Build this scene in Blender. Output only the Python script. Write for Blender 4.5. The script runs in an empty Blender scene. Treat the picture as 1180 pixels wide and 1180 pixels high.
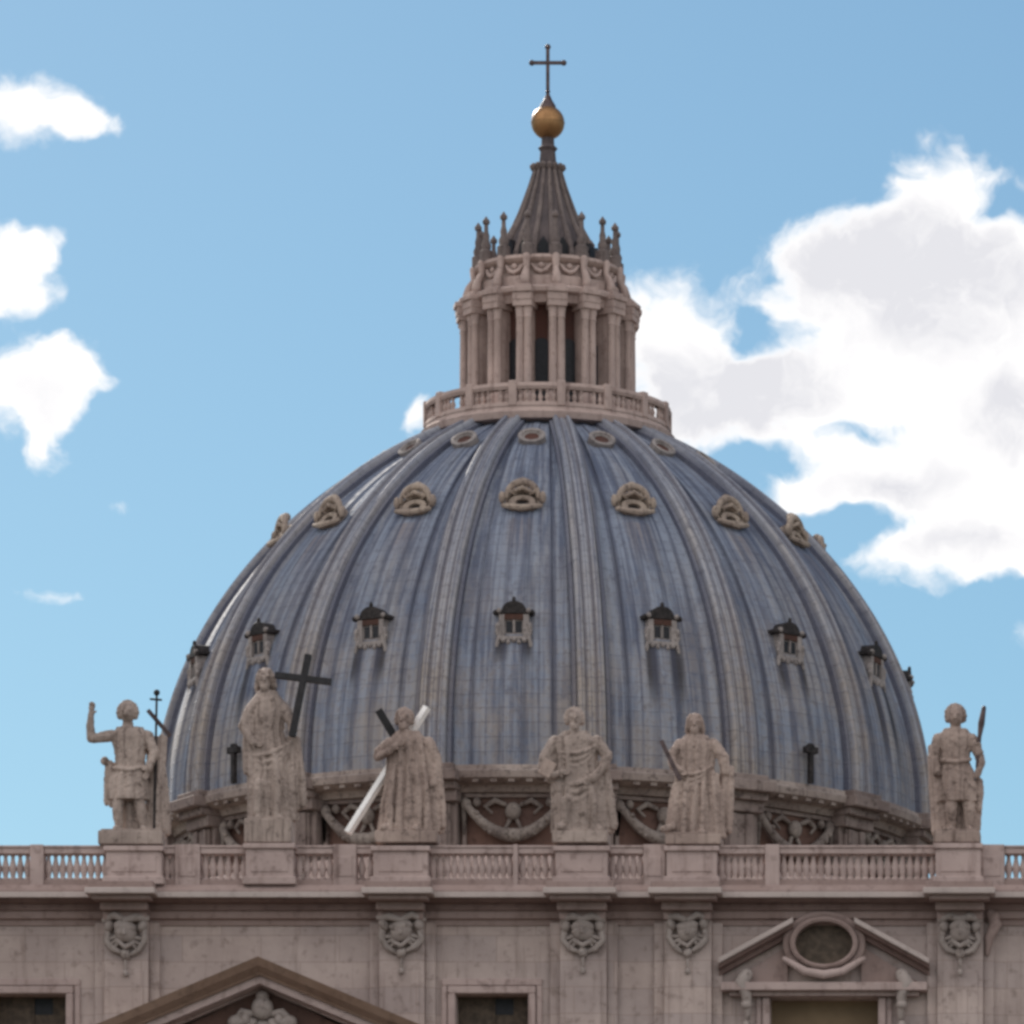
import bpy, math, random
from math import sin, cos, pi, radians, sqrt, atan2
from mathutils import Vector, Matrix
random.seed(7)
sc = bpy.context.scene
COL = sc.collection

# ------------------------------------------------------------------ camera, sky, sun, exposure
CX, CY, CZ = 38.4, -293.0, 1.7            # eye of the photographer on the square
FPX, PX0, PY0 = 7800.0, 1323.0, 2196.0    # focal length and principal point (photograph 1180 wide)
cam = bpy.data.cameras.new('camera')
camo = bpy.data.objects.new('camera', cam); COL.objects.link(camo)
camo.location = (CX, CY, CZ); camo.rotation_euler = (pi/2, 0, 0)
cam.sensor_width = 36; cam.sensor_fit = 'HORIZONTAL'
cam.lens = FPX/1180*36
cam.shift_x = (590-PX0)/1180; cam.shift_y = (PY0-590)/1180
cam.clip_start = 1; cam.clip_end = 20000
sc.camera = camo

SUN_EL, SUN_AZ = radians(29), radians(-24)      # azimuth from +Y (behind the church), negative = to the left
sun = bpy.data.lights.new('sun', 'SUN'); suno = bpy.data.objects.new('sun', sun); COL.objects.link(suno)
sun.energy = 3.0; sun.angle = radians(0.55); sun.color = (1.0, 0.93, 0.82)
to_sun = Vector((sin(SUN_AZ)*cos(SUN_EL), cos(SUN_AZ)*cos(SUN_EL), sin(SUN_EL)))
suno.rotation_euler = to_sun.to_track_quat('Z', 'Y').to_euler()
suno.location = (-80, 60, 160)

sc.view_settings.view_transform = 'Standard'; sc.view_settings.look = 'None'
sc.view_settings.gamma = 1; sc.view_settings.exposure = 1.06
sc.render.engine = 'CYCLES'
sc.cycles.pixel_filter_type = 'BLACKMAN_HARRIS'; sc.cycles.filter_width = 3.2

class NT:
    """small helper for node trees"""
    def __init__(s, tree): s.t = tree; s.n = tree.nodes; s.l = tree.links
    def new(s, typ, **kw):
        n = s.n.new(typ)
        for k, v in kw.items(): setattr(n, k, v)
        return n
    def put(s, sock, v):
        if isinstance(v, bpy.types.NodeSocket): s.l.new(v, sock)
        elif v is not None: sock.default_value = v
    def math(s, op, a, b=None, c=None, clamp=False):
        n = s.new('ShaderNodeMath', operation=op, use_clamp=clamp)
        s.put(n.inputs[0], a); s.put(n.inputs[1], b); s.put(n.inputs[2], c)
        return n.outputs[0]
    def vmath(s, op, a, b=None):
        n = s.new('ShaderNodeVectorMath', operation=op)
        s.put(n.inputs[0], a); s.put(n.inputs[1], b)
        return n.outputs['Value'] if op == 'LENGTH' else n.outputs[0]
    def comb(s, x, y, z=0.0):
        n = s.new('ShaderNodeCombineXYZ')
        s.put(n.inputs[0], x); s.put(n.inputs[1], y); s.put(n.inputs[2], z)
        return n.outputs[0]
    def sep(s, v):
        n = s.new('ShaderNodeSeparateXYZ'); s.put(n.inputs[0], v); return n.outputs
    def noise(s, vec, scale, detail=4, rough=0.55, dist=0.0, color=False):
        n = s.new('ShaderNodeTexNoise'); s.put(n.inputs['Vector'], vec)
        n.inputs['Scale'].default_value = scale; n.inputs['Detail'].default_value = detail
        n.inputs['Roughness'].default_value = rough; n.inputs['Distortion'].default_value = dist
        return n.outputs['Color'] if color else n.outputs['Fac']
    def ramp(s, v, a, b, lo=0.0, hi=1.0, smooth=True):
        n = s.new('ShaderNodeMapRange', interpolation_type='SMOOTHSTEP' if smooth else 'LINEAR')
        s.put(n.inputs['Value'], v); s.put(n.inputs['From Min'], a); s.put(n.inputs['From Max'], b)
        s.put(n.inputs['To Min'], lo); s.put(n.inputs['To Max'], hi)
        return n.outputs[0]
    def mix(s, f, a, b, mode='MIX'):
        n = s.new('ShaderNodeMix', data_type='RGBA', blend_type=mode)
        s.put(n.inputs[0], f); s.put(n.inputs[6], a); s.put(n.inputs[7], b)
        return n.outputs[2]

def rgb(r, g, b): return (r, g, b, 1.0)

# sky with fair weather clouds; the clouds sit at fixed directions at infinity
world = bpy.data.worlds.new('World'); sc.world = world; world.use_nodes = True
W = NT(world.node_tree); W.n.clear()
sky = W.new('ShaderNodeTexSky', sky_type='NISHITA')
sky.sun_disc = False; sky.sun_elevation = SUN_EL; sky.sun_rotation = SUN_AZ
sky.air_density = 1.0; sky.dust_density = 0.25; sky.ozone_density = 2.2; sky.altitude = 50
tc = W.new('ShaderNodeTexCoord')
d = W.sep(tc.outputs['Generated'])
yy = W.math('MAXIMUM', d[1], 0.05)
U = W.math('MULTIPLY_ADD', W.math('DIVIDE', d[0], yy), 78.0, 13.23)       # hundredths of a right angle chart
V = W.math('MULTIPLY_ADD', W.math('DIVIDE', d[2], yy), -78.0, 21.96)
P = W.comb(U, V, 0.0)
warp = W.vmath('SUBTRACT', W.noise(P, 1.1, 4, 0.5, color=True), (0.5, 0.5, 0.5))
Pw = W.vmath('ADD', P, W.vmath('MULTIPLY', warp, (1.15, 0.9, 0.0)))
def field(blobs, pos):
    tot = None
    for cx, cy, rx, ry, w in blobs:
        q = W.vmath('MULTIPLY', W.vmath('SUBTRACT', pos, (cx, cy, 0)), (1/rx, 1/ry, 0))
        v = W.math('MULTIPLY', W.math('SUBTRACT', 1.0, W.vmath('LENGTH', q), clamp=True), w)
        tot = v if tot is None else W.math('ADD', tot, v)
    return tot
pos_b = field([(.28,1.25,.95,.55,1.5),(.85,1.38,.55,.30,1.0),(1.28,1.52,.28,.22,.6),
               (.10,3.13,.62,.62,1.6),(.38,2.85,.40,.30,.8),
               (.30,4.40,.95,.70,1.5),(.80,4.25,.60,.50,1.1),(.55,4.95,.45,.50,1.2),
               (1.25,5.88,.28,.16,.40),(.60,6.84,.60,.15,.42),(4.93,4.80,.24,.32,1.2),(11.85,7.45,.35,.30,.5),
               (10.85,2.35,.95,.85,1.4),(9.6,3.15,1.1,.85,1.3),(10.6,3.6,2.4,1.5,1.6),(11.8,3.4,1.4,1.5,1.2),
               (7.75,3.65,.95,.75,1.3),(7.9,4.5,1.3,1.0,1.5),(8.9,4.6,1.3,.8,1.2),(10.4,4.8,1.9,1.2,1.3),
               (9.3,5.65,.8,.55,1.1),(10.2,5.4,1.5,.7,1.1),(11.4,5.6,1.6,1.3,1.4),(10.6,6.3,1.1,.62,1.2),(11.6,6.55,.9,.5,1.0)], Pw)
neg_b = field([(8.7,3.9,.62,.40,1.05),(9.8,4.92,.90,.26,1.0),(9.05,5.28,.70,.26,1.0),(10.1,6.02,1.05,.26,1.0),
               (11.5,2.38,.60,.26,1.0),(11.6,6.9,1.0,.25,.8),(9.0,3.2,.35,.3,.7)], Pw)
def billow(sc_, det): return W.math('ABSOLUTE', W.math('MULTIPLY_ADD', W.noise(Pw, sc_, det, .5), 2.0, -1.0))
fb = W.math('ADD', W.math('MULTIPLY', W.noise(P, 1.5, 6, 0.55, 0.2), .55), W.math('ADD', W.math('MULTIPLY', billow(1.7, 2), .42), W.math('ADD', W.math('MULTIPLY', billow(4.2, 2), .24), W.math('MULTIPLY', billow(10.0, 1), .05))))
s_ = W.math('SUBTRACT', W.math('MINIMUM', pos_b, 1.25), neg_b)
dens = W.math('ADD', s_, W.math('MULTIPLY', W.math('SUBTRACT', fb, 0.42), 1.45))
front = W.ramp(d[1], 0.3, 0.5)
alpha = W.math('MULTIPLY', W.math('MULTIPLY', W.ramp(dens, 0.04, 0.95), W.ramp(pos_b, .0, .22)), front)
# bright broken cloud added over and behind the square to fill the shaded front
rest = W.noise(W.vmath('MULTIPLY', tc.outputs['Generated'], (1.0, 1.0, 1.6)), 2.6, 6, .6)
back = W.math('MULTIPLY', W.ramp(rest, .40, .56), W.math('MULTIPLY', W.ramp(d[1], 0.25, -0.05), W.ramp(d[2], .0, .40, .12, 1.0)))
grey = field([(10.3,3.1,1.9,1.0,1.25),(11.2,3.4,1.1,1.0,.9),(8.3,4.55,1.5,.75,1.5),(11.6,4.8,.8,.6,1.3),(10.4,5.6,1.0,.4,.8),(9.2,4.2,1.0,.6,.5),(11.2,6.3,.9,.35,.8),(.5,4.6,.5,.5,.35),(.25,1.42,.5,.18,.3)], Pw)
gn = W.noise(Pw, 1.1, 7, 0.58, .3); gn2 = W.noise(Pw, 3.2, 6, 0.6)
thick = W.ramp(dens, .45, 1.25)
gfac = W.math('MULTIPLY', W.math('MULTIPLY', W.math('MULTIPLY_ADD', grey, 1.05, .20, clamp=True), W.ramp(gn, .22, .66, .5, 1.2)), thick)
gfac = W.math('ADD', gfac, W.math('MULTIPLY', W.math('SUBTRACT', gn2, .5), W.math('MULTIPLY', thick, .22)), clamp=True)
CLOUD_W, CLOUD_G, CLOUD_B = 5.45, 3.95, 9.6
ccol = W.mix(gfac, rgb(CLOUD_W, CLOUD_W*.985, CLOUD_W*.975), rgb(CLOUD_G*.97, CLOUD_G*.97, CLOUD_G*1.02))
skyc = W.mix(1.0, sky.outputs[0], rgb(.300, .385, .402), 'MULTIPLY')
hs = W.new('ShaderNodeHueSaturation'); hs.inputs['Saturation'].default_value = 1.0; hs.inputs['Value'].default_value = 1.0
W.put(hs.inputs['Color'], skyc)
bg = W.new('ShaderNodeBackground'); bg.inputs[1].default_value = 0.10
W.put(bg.inputs[0], W.mix(back, W.mix(alpha, hs.outputs[0], ccol), rgb(CLOUD_B, CLOUD_B*.965, CLOUD_B*.94)))
wo = W.new('ShaderNodeOutputWorld'); W.l.new(bg.outputs[0], wo.inputs[0])

# ------------------------------------------------------------------ helpers
def at(px, py, y):
    """a point of the photograph at world depth y"""
    k = (y-CY)/FPX
    return Vector((CX+(px-PX0)*k, y, CZ+(PY0-py)*k))
def fx(px, y=0.0): return at(px, 0, y).x
def fz(py, y=0.0): return at(0, py, y).z

class MB:
    def __init__(s): s.v = []; s.f = []; s.uv = []; s.has_uv = False
    def add(s, vs, fs, uvs=None):
        o = len(s.v); s.v += [tuple(p) for p in vs]; s.f += [tuple(i+o for i in f) for f in fs]
        if uvs is not None: s.has_uv = True; s.uv += list(uvs)
        else: s.uv += [(0, 0)]*len(vs)
        return s
    def box(s, x0, x1, y0, y1, z0, z1, M=None):
        vs = [Vector((x, y, z)) for z in (z0, z1) for y in (y0, y1) for x in (x0, x1)]
        if M: vs = [M @ p for p in vs]
        return s.add(vs, [(0,2,3,1),(4,5,7,6),(0,1,5,4),(2,6,7,3),(0,4,6,2),(1,3,7,5)])
    def poly(s, pts, y0, y1, M=None):
        """outline in x,z extruded in y (counter-clockwise seen from -y)"""
        n = len(pts)
        vs = [Vector((x, y0, z)) for x, z in pts]+[Vector((x, y1, z)) for x, z in pts]
        if M: vs = [M @ p for p in vs]
        fs = [tuple(range(n)), tuple(range(2*n-1, n-1, -1))]
        fs += [(i, i+n, (i+1) % n+n, (i+1) % n) for i in range(n)]
        return s.add(vs, fs)
    def ring(s, cx, cz, rx, rz, tx, tz, y0, y1, n=32, M=None):
        """flat oval ring in the x,z plane"""
        vs = []; fs = []
        for i in range(n):
            a = 2*pi*i/n; c, q = cos(a), sin(a)
            for (ra, rb, y) in ((rx, rz, y0), (rx+tx*.5, rz+tz*.5, y0-.06), (rx+tx, rz+tz, y0), (rx+tx, rz+tz, y1), (rx, rz, y1)):
                vs.append(Vector((cx+ra*c, y, cz+rb*q)))
        for i in range(n):
            j = (i+1) % n
            for k in range(5):
                l = (k+1) % 5
                fs.append((i*5+k, i*5+l, j*5+l, j*5+k))
        if M: vs = [M @ p for p in vs]
        return s.add(vs, fs)
    def lathe(s, prof, n=64, cx=0, cy=0, cz=0, M=None, a0=0, a1=2*pi, caps=True):
        full = abs(a1-a0-2*pi) < 1e-6
        m = n if full else n+1
        vs = []; fs = []
        for i in range(m):
            a = a0+(a1-a0)*i/n
            for r, z in prof: vs.append(Vector((cx+r*cos(a), cy+r*sin(a), cz+z)))
        k = len(prof)
        for i in range(n):
            j = (i+1) % m
            for q in range(k-1): fs.append((i*k+q, j*k+q, j*k+q+1, i*k+q+1))
        if full and caps:
            fs.append(tuple(i*k for i in range(m))[::-1]); fs.append(tuple(i*k+k-1 for i in range(m)))
        if M: vs = [M @ p for p in vs]
        return s.add(vs, fs)
    def ball(s, c, r, n=14, m=10, M=None):
        if not hasattr(r, '__len__'): r = (r, r, r)
        vs = [Vector((0, 0, -1))]; fs = []
        for j in range(1, m):
            t = pi*j/m
            for i in range(n): vs.append(Vector((sin(t)*cos(2*pi*i/n), sin(t)*sin(2*pi*i/n), -cos(t))))
        vs.append(Vector((0, 0, 1)))
        for i in range(n):
            fs.append((0, 1+(i+1) % n, 1+i)); fs.append((len(vs)-1, 1+(m-2)*n+i, 1+(m-2)*n+(i+1) % n))
        for j in range(m-2):
            for i in range(n): fs.append((1+j*n+i, 1+j*n+(i+1) % n, 1+(j+1)*n+(i+1) % n, 1+(j+1)*n+i))
        vs = [Vector((p.x*r[0], p.y*r[1], p.z*r[2])) for p in vs]
        if M: vs = [M @ p for p in vs]
        c = Vector(c)
        return s.add([p+c for p in vs], fs)
    def tube(s, pts, rad, n=10, flat=1.0):
        pts = [Vector(p) for p in pts]
        if not hasattr(rad, '__len__'): rad = [rad]*len(pts)
        # rounded ends
        d0 = (pts[0]-pts[1]).normalized(); d1 = (pts[-1]-pts[-2]).normalized()
        P_ = [pts[0]+d0*rad[0]*.9, pts[0]+d0*rad[0]*.55]+pts+[pts[-1]+d1*rad[-1]*.55, pts[-1]+d1*rad[-1]*.9]
        R_ = [rad[0]*.3, rad[0]*.8]+list(rad)+[rad[-1]*.8, rad[-1]*.3]
        vs = []; fs = []
        for i, p in enumerate(P_):
            t = (P_[min(i+1, len(P_)-1)]-P_[max(i-1, 0)]).normalized()
            a = Vector((0, 1, 0)); a = (a-t*a.dot(t))
            a = a.normalized() if a.length > .05 else Vector((1, 0, 0))
            b = t.cross(a)
            for k in range(n):
                w = 2*pi*k/n; vs.append(p+(a*cos(w)*flat+b*sin(w))*R_[i])
        for i in range(len(P_)-1):
            for k in range(n): fs.append((i*n+k, i*n+(k+1) % n, (i+1)*n+(k+1) % n, (i+1)*n+k))
        fs.append(tuple(range(n))[::-1]); fs.append(tuple((len(P_)-1)*n+k for k in range(n)))
        return s.add(vs, fs)
    def bar(s, a, b, w, dpt, roll=0.0):
        """square beam from a to b"""
        a = Vector(a); b = Vector(b); t = (b-a).normalized()
        u = Vector((0, -1, 0)); u = (u-t*u.dot(t)).normalized()
        v = t.cross(u)
        u, v = u*cos(roll)+v*sin(roll), v*cos(roll)-u*sin(roll)
        vs = []
        for p in (a, b):
            for q, r in ((-1,-1),(1,-1),(1,1),(-1,1)): vs.append(p+u*q*dpt/2+v*r*w/2)
        return s.add(vs, [(0,3,2,1),(4,5,6,7),(0,1,5,4),(1,2,6,5),(2,3,7,6),(3,0,4,7)])
    def sweep_x(s, prof, path):
        """profile (y,dz) carried along a path of (x,z) points"""
        k = len(prof); vs = []; fs = []
        for x, z in path:
            for y, dz in prof: vs.append(Vector((x, y, z+dz)))
        for i in range(len(path)-1):
            for q in range(k):
                r = (q+1) % k; fs.append((i*k+q, i*k+r, (i+1)*k+r, (i+1)*k+q))
        fs.append(tuple(range(k))[::-1]); fs.append(tuple((len(path)-1)*k+q for q in range(k)))
        return s.add(vs, fs)
    def build(s, name, mat, parent=None, smooth=False, bevel=0.0, org=None):
        me = bpy.data.meshes.new(name)
        vs = s.v if org is None else [(x-org[0], y-org[1], z-org[2]) for x, y, z in s.v]
        me.from_pydata(vs, [], s.f); 
        if s.has_uv:
            uvl = me.uv_layers.new(name='UVMap')
            for l in me.loops: uvl.data[l.index].uv = s.uv[l.vertex_index]
        me.materials.append(mat); me.update()
        import bmesh
        bm = bmesh.new(); bm.from_mesh(me); bmesh.ops.recalc_face_normals(bm, faces=bm.faces); bm.to_mesh(me); bm.free()
        o = bpy.data.objects.new(name, me); COL.objects.link(o)
        if parent: o.parent = parent
        if org is not None: o.location = org
        if smooth:
            for p in me.polygons: p.use_smooth = True
            if smooth != 'all': me.set_sharp_from_angle(angle=radians(38))
        if bevel:
            b = o.modifiers.new('bevel', 'BEVEL'); b.width = bevel; b.segments = 1; b.limit_method = 'ANGLE'; b.angle_limit = radians(40)
        return o

def tag(o, label=None, cat=None, group=None, kind=None):
    for k, v in (('label', label), ('category', cat), ('group', group), ('kind', kind)):
        if v: o[k] = v
    return o
def empty(name, loc=(0, 0, 0), parent=None):
    o = bpy.data.objects.new(name, None); COL.objects.link(o); o.location = loc
    o.empty_display_size = .5
    if parent: o.parent = parent
    return o
def copy_tree(o, parent):
    c = o.copy(); COL.objects.link(c); c.parent = parent
    for ch in list(o.children): copy_tree(ch, c)
    return c

# ------------------------------------------------------------------ materials
def material(name, rough=0.85, metal=0.0, spec=0.3):
    m = bpy.data.materials.new(name); m.use_nodes = True
    t = NT(m.node_tree); b = m.node_tree.nodes['Principled BSDF']
    b.inputs['Roughness'].default_value = rough; b.inputs['Metallic'].default_value = metal
    b.inputs['Specular IOR Level'].default_value = spec
    return m, t, b
def bump(t, b, h, strength=.4, dist=.05):
    n = t.new('ShaderNodeBump'); n.inputs['Strength'].default_value = strength; n.inputs['Distance'].default_value = dist
    t.put(n.inputs['Height'], h); t.l.new(n.outputs[0], b.inputs['Normal'])

def stone(name, c1, c2, dark, blocks=None, streak=.5, grime=.5, scale=1.0, bumpd=.04, sf=1.0):
    m, t, b = material(name, .9)
    g = t.new('ShaderNodeNewGeometry'); p = g.outputs['Position']
    q = t.sep(p)
    n1 = t.noise(p, .35*scale, 6, .6); n2 = t.noise(p, 2.2*scale, 5, .6); n3 = t.noise(p, 9*scale, 4, .6)
    col = t.mix(t.ramp(n1, .3, .7), rgb(*c1), rgb(*c2))
    st = t.noise(t.vmath('MULTIPLY', p, (1.5*scale*sf, 1.5*scale*sf, .16*scale*sf**.5)), 1.0, 6, .65)
    h = n2
    if blocks:
        br = t.new('ShaderNodeTexBrick'); t.put(br.inputs['Vector'], t.comb(q[0], q[2], 0))
        br.inputs['Scale'].default_value = 1.0; br.inputs['Brick Width'].default_value = blocks[0]; br.inputs['Row Height'].default_value = blocks[1]
        br.inputs['Mortar Size'].default_value = .025; br.inputs['Mortar Smooth'].default_value = .3; br.inputs['Bias'].default_value = 0
        br.inputs['Color1'].default_value = rgb(.86, .86, .88); br.inputs['Color2'].default_value = rgb(1.1, 1.07, 1.04); br.inputs['Mortar'].default_value = rgb(.72, .68, .66)
        col = t.mix(.75, col, br.outputs['Color'], 'MULTIPLY')
    col = t.mix(t.math('MULTIPLY', t.ramp(st, .5, .78), streak), col, rgb(*dark))
    col = t.mix(t.math('MULTIPLY', t.ramp(n2, .52, .72), grime), col, rgb(dark[0]*.8, dark[1]*.8, dark[2]*.8))
    col = t.mix(t.math('MULTIPLY', t.ramp(n3, .55, .8), .25), col, rgb(c2[0]*1.15, c2[1]*1.15, c2[2]*1.12))
    t.put(b.inputs['Base Color'], col)
    bump(t, b, t.math('ADD', n2, t.math('MULTIPLY', n3, .6)), .5, bumpd)
    return m

M_WALL = stone('travertine_wall', (.465, .378, .348), (.355, .284, .263), (.17, .122, .105), (3.4, 1.15), .75, .5)
M_TRIM = stone('travertine_trim', (.45, .346, .32), (.345, .262, .243), (.14, .09, .078), None, .75, .5)
M_BROWN = stone('brown_cornice_stone', (.18, .112, .08), (.235, .155, .115), (.085, .054, .04), None, .6, .4)  # darker brown for the raking cornice
M_SHADE = stone('shaded_underside_stone', (.155, .10, .088), (.20, .135, .12), (.075, .045, .04), None, .5, .4)  # shade of soffits and undersides put into a dark stone colour
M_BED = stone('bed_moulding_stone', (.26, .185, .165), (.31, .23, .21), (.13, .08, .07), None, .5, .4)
M_GARL = stone('garland_stone', (.27, .225, .20), (.14, .11, .10), (.05, .035, .031), None, .8, .8, 1.6, .05, 1.6)  # dark garland stone with blotches and streaks
M_SOOTR = stone('rusty_stone', (.085, .04, .03), (.06, .032, .026), (.04, .025, .02), None, .6, .6, 1.5)
M_DRUMC = stone('drum_cornice_stone', (.34, .28, .25), (.20, .155, .14), (.06, .042, .038), None, .8, .75, 1.2, .06, 2.0)
M_CORN = stone('cornice_fascia', (.46, .38, .355), (.40, .335, .31), (.22, .17, .16), None, .4, .25)
M_CARVE = stone('carved_stone', (.37, .31, .285), (.28, .235, .215), (.10, .07, .06), None, .5, .6, 1.6)
M_STATUE = stone('statue_travertine', (.42, .335, .295), (.26, .205, .18), (.078, .052, .041), None, .9, .75, 1.3, .07, 2.6)
M_STATUE2 = stone('statue_travertine_warm', (.43, .33, .285), (.265, .198, .172), (.078, .05, .04), None, .95, .7, 1.2, .07, 2.6)
M_DRUM = stone('drum_stone', (.15, .085, .066), (.105, .062, .052), (.055, .03, .026), None, .6, .5)
M_DRUMT = stone('drum_trim', (.26, .205, .185), (.155, .115, .105), (.06, .04, .036), None, .85, .85, 1.0, .06, 2.0)
M_LANT = stone('lantern_stone', (.46, .35, .315), (.35, .265, .24), (.15, .095, .085), None, .6, .4, 1.2)
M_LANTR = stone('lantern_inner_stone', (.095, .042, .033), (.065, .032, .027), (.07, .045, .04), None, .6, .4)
M_OCH = stone('dormer_ochre_stone', (.38, .305, .25), (.255, .20, .17), (.09, .066, .056), None, .85, .85, 1.9, .06, 1.6)
M_PALE = stone('dormer_pale_stone', (.33, .29, .275), (.21, .185, .18), (.08, .066, .062), None, .8, .8, 2.0, .06, 1.5)

def plain(name, c, rough=.8, metal=0.0, var=.35, scale=3.0, spec=.3):
    m, t, b = material(name, rough, metal, spec)
    g = t.new('ShaderNodeNewGeometry')
    n = t.noise(g.outputs['Position'], scale, 5, .6)
    t.put(b.inputs['Base Color'], t.mix(t.ramp(n, .3, .7), rgb(*[x*(1-var) for x in c]), rgb(*[min(1, x*(1+var)) for x in c])))
    bump(t, b, n, .25, .03)
    return m
M_DARK = plain('dark_opening', (.012, .012, .016), .5)
M_IRON = plain('blackened_metal', (.022, .018, .018), .75, .0, .6, 4.0)
M_CROSSW = plain('shaded_timber', (.02, .018, .02), .6)
M_SHUT = plain('brown_shutter', (.085, .062, .045), .7)
M_TAN = plain('tan_blind', (.20, .14, .085), .8, var=.12, scale=.6)
M_GOLD = plain('gilt_bronze', (.30, .165, .075), .46, .7, .15, 1.2)
M_BRONZE = plain('dark_bronze', (.085, .06, .06), .5, .4)
M_BEAM = plain('sunlit_beam', (.78, .74, .72), .45, 0, .10, 2, .5)  # near-white tone holds the sun glint on this beam
M_SPIRE = stone('spire_lead', (.115, .092, .092), (.07, .058, .062), (.035, .026, .028), None, .6, .5, 1.5)
M_SPIRER = stone('spire_rib_stone', (.20, .16, .148), (.125, .10, .097), (.05, .037, .036), None, .7, .6, 2.0)
M_PAVE = stone('square_paving', (.17, .15, .13), (.13, .118, .105), (.09, .08, .07), None, .2, .3, .3)
M_ROOF = plain('roof_tiles', (.22, .15, .11), .9)

def lead(name, rib=False):
    m, t, b = material(name, .8, .0, .12)
    uvn = t.new('ShaderNodeUVMap', uv_map='UVMap'); uv = t.sep(uvn.outputs[0]); u, v = uv[0], uv[1]
    g = t.new('ShaderNodeNewGeometry'); p = g.outputs['Position']
    rows = .92
    row = t.math('FLOOR', t.math('DIVIDE', v, rows))
    if not rib:
        uf = t.math('FRACT', u); k = t.math('MULTIPLY', uf, 9.0)
    else:
        uf = t.math('MULTIPLY_ADD', u, .5, .5); k = t.math('MULTIPLY', uf, 4.0)
    cu = t.math('FLOOR', k)
    wn = t.new('ShaderNodeTexWhiteNoise', noise_dimensions='3D')
    t.put(wn.inputs['Vector'], t.comb(t.math('ADD', cu, t.math('MULTIPLY', t.math('FLOOR', u), 17.0)), row, 2.0 if rib else 0.0))
    cell = wn.outputs['Value']
    # seams between the lead sheets
    su = t.math('ABSOLUTE', t.math('SUBTRACT', t.math('FRACT', k), .5))
    sv = t.math('ABSOLUTE', t.math('SUBTRACT', t.math('FRACT', t.math('DIVIDE', v, rows)), .5))
    lu = t.ramp(su, .40, .485); lv = t.ramp(sv, .41, .49)
    n1 = t.noise(p, .22, 6, .6)
    # drips that run down the sheets
    stv = t.comb(t.math('MULTIPLY', u, 26.0 if not rib else 5.0), t.math('MULTIPLY', v, .11), t.math('MULTIPLY', row, .03))
    st = t.noise(stv, 1.0, 5, .6); st2 = t.noise(t.vmath('MULTIPLY', stv, (.35, 1.4, 1.0)), 1.0, 5, .65)
    fine = t.noise(p, 3.0, 5, .65)
    if rib: ca, cb, cc = (.30, .305, .34), (.18, .19, .235), (.33, .30, .29)
    else: ca, cb, cc = (.20, .226, .285), (.095, .11, .158), (.275, .272, .29)
    col = t.mix(t.ramp(st, .38, .60), rgb(*cb), rgb(*ca))
    col = t.mix(t.math('MULTIPLY', t.ramp(st2, .46, .72), .65), col, rgb(*cc))
    # warmer and paler grime towards the foot of the dome
    low = t.math('MULTIPLY', t.ramp(v, 21.0, 1.0), t.ramp(t.math('ADD', n1, t.math('MULTIPLY', fine, .5)), .55, .95))
    col = t.mix(t.math('MULTIPLY', low, .62 if not rib else .95), col, rgb(.31, .26, .22))
    col = t.mix(t.math('MULTIPLY', t.ramp(fine, .52, .70), .38), col, rgb(.06, .058, .078))
    patch = t.noise(t.comb(t.math('MULTIPLY', u, 7.0 if not rib else 1.5), t.math('MULTIPLY', v, .55), 3.0), 1.0, 5, .7)
    col = t.mix(t.math('MULTIPLY', t.ramp(patch, .56, .70), .5), col, rgb(.07, .072, .10))
    col = t.mix(.30, col, t.mix(cell, rgb(.80, .80, .82), rgb(1.18, 1.17, 1.15)), 'MULTIPLY')
    if not rib:
        # soot drips below the dormers of the lowest row, rust wash below the middle row
        c0 = t.math('ABSOLUTE', t.math('SUBTRACT', uf, .5))
        wob = t.math('MULTIPLY', t.math('SUBTRACT', st, .5), .06)
        two = t.ramp(t.math('ABSOLUTE', t.math('SUBTRACT', t.math('ADD', c0, wob), .085)), .06, .02)
        pid = t.math('FRACT', t.math('MULTIPLY_ADD', t.math('FLOOR', t.math('ADD', u, .001)), .62, .02))
        length = t.math('MULTIPLY_ADD', pid, 5.0, 1.5)
        dv = t.math('SUBTRACT', 8.4, v)
        drip = t.math('MULTIPLY', two, t.math('MULTIPLY', t.ramp(dv, -.2, .2), t.ramp(dv, t.math('ADD', length, .6), t.math('MULTIPLY', length, .45))))
        col = t.mix(t.math('MULTIPLY', drip, .9), col, rgb(.04, .036, .04))
        dv2 = t.math('SUBTRACT', 18.2, v)
        wash = t.math('MULTIPLY', t.ramp(t.math('ADD', c0, wob), .15, .05), t.math('MULTIPLY', t.ramp(dv2, 0, .3), t.ramp(dv2, 4.5, .5)))
        col = t.mix(t.math('MULTIPLY', wash, t.ramp(st, .35, .6, 0.0, .6)), col, rgb(.20, .155, .14))
    if rib:   # darker in the two grooves
        au = t.math('ABSOLUTE', u); gr = t.ramp(t.math('ABSOLUTE', t.math('SUBTRACT', au, .27)), .16, .03)
        col = t.mix(t.math('MULTIPLY', gr, .55), col, rgb(.10, .09, .11))
        col = t.mix(t.math('MULTIPLY', t.ramp(au, .66, .8), .6), col, rgb(.07, .075, .11))  # dark rib flanks: contact shade painted into the colour
    else:     # dark lines: rib shade painted along both edges, plus the field steps
        eu = t.math('ABSOLUTE', t.math('SUBTRACT', uf, .5))
        e1 = t.ramp(t.math('ABSOLUTE', t.math('SUBTRACT', eu, .255)), .030, .004); e2 = t.ramp(eu, .36, .42)
        e3 = t.ramp(t.math('ABSOLUTE', t.math('SUBTRACT', eu, .075)), .022, .004)
        e = t.math('MAXIMUM', t.math('MAXIMUM', e1, t.math('MULTIPLY', e3, .7)), e2)
        col = t.mix(t.math('MULTIPLY', e, t.ramp(st2, .3, .6, .25, .75)), col, rgb(.065, .07, .10))
    col = t.mix(t.math('MULTIPLY', lu, t.ramp(fine, .3, .6, .25, .55)), col, rgb(.075, .08, .12))
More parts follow.
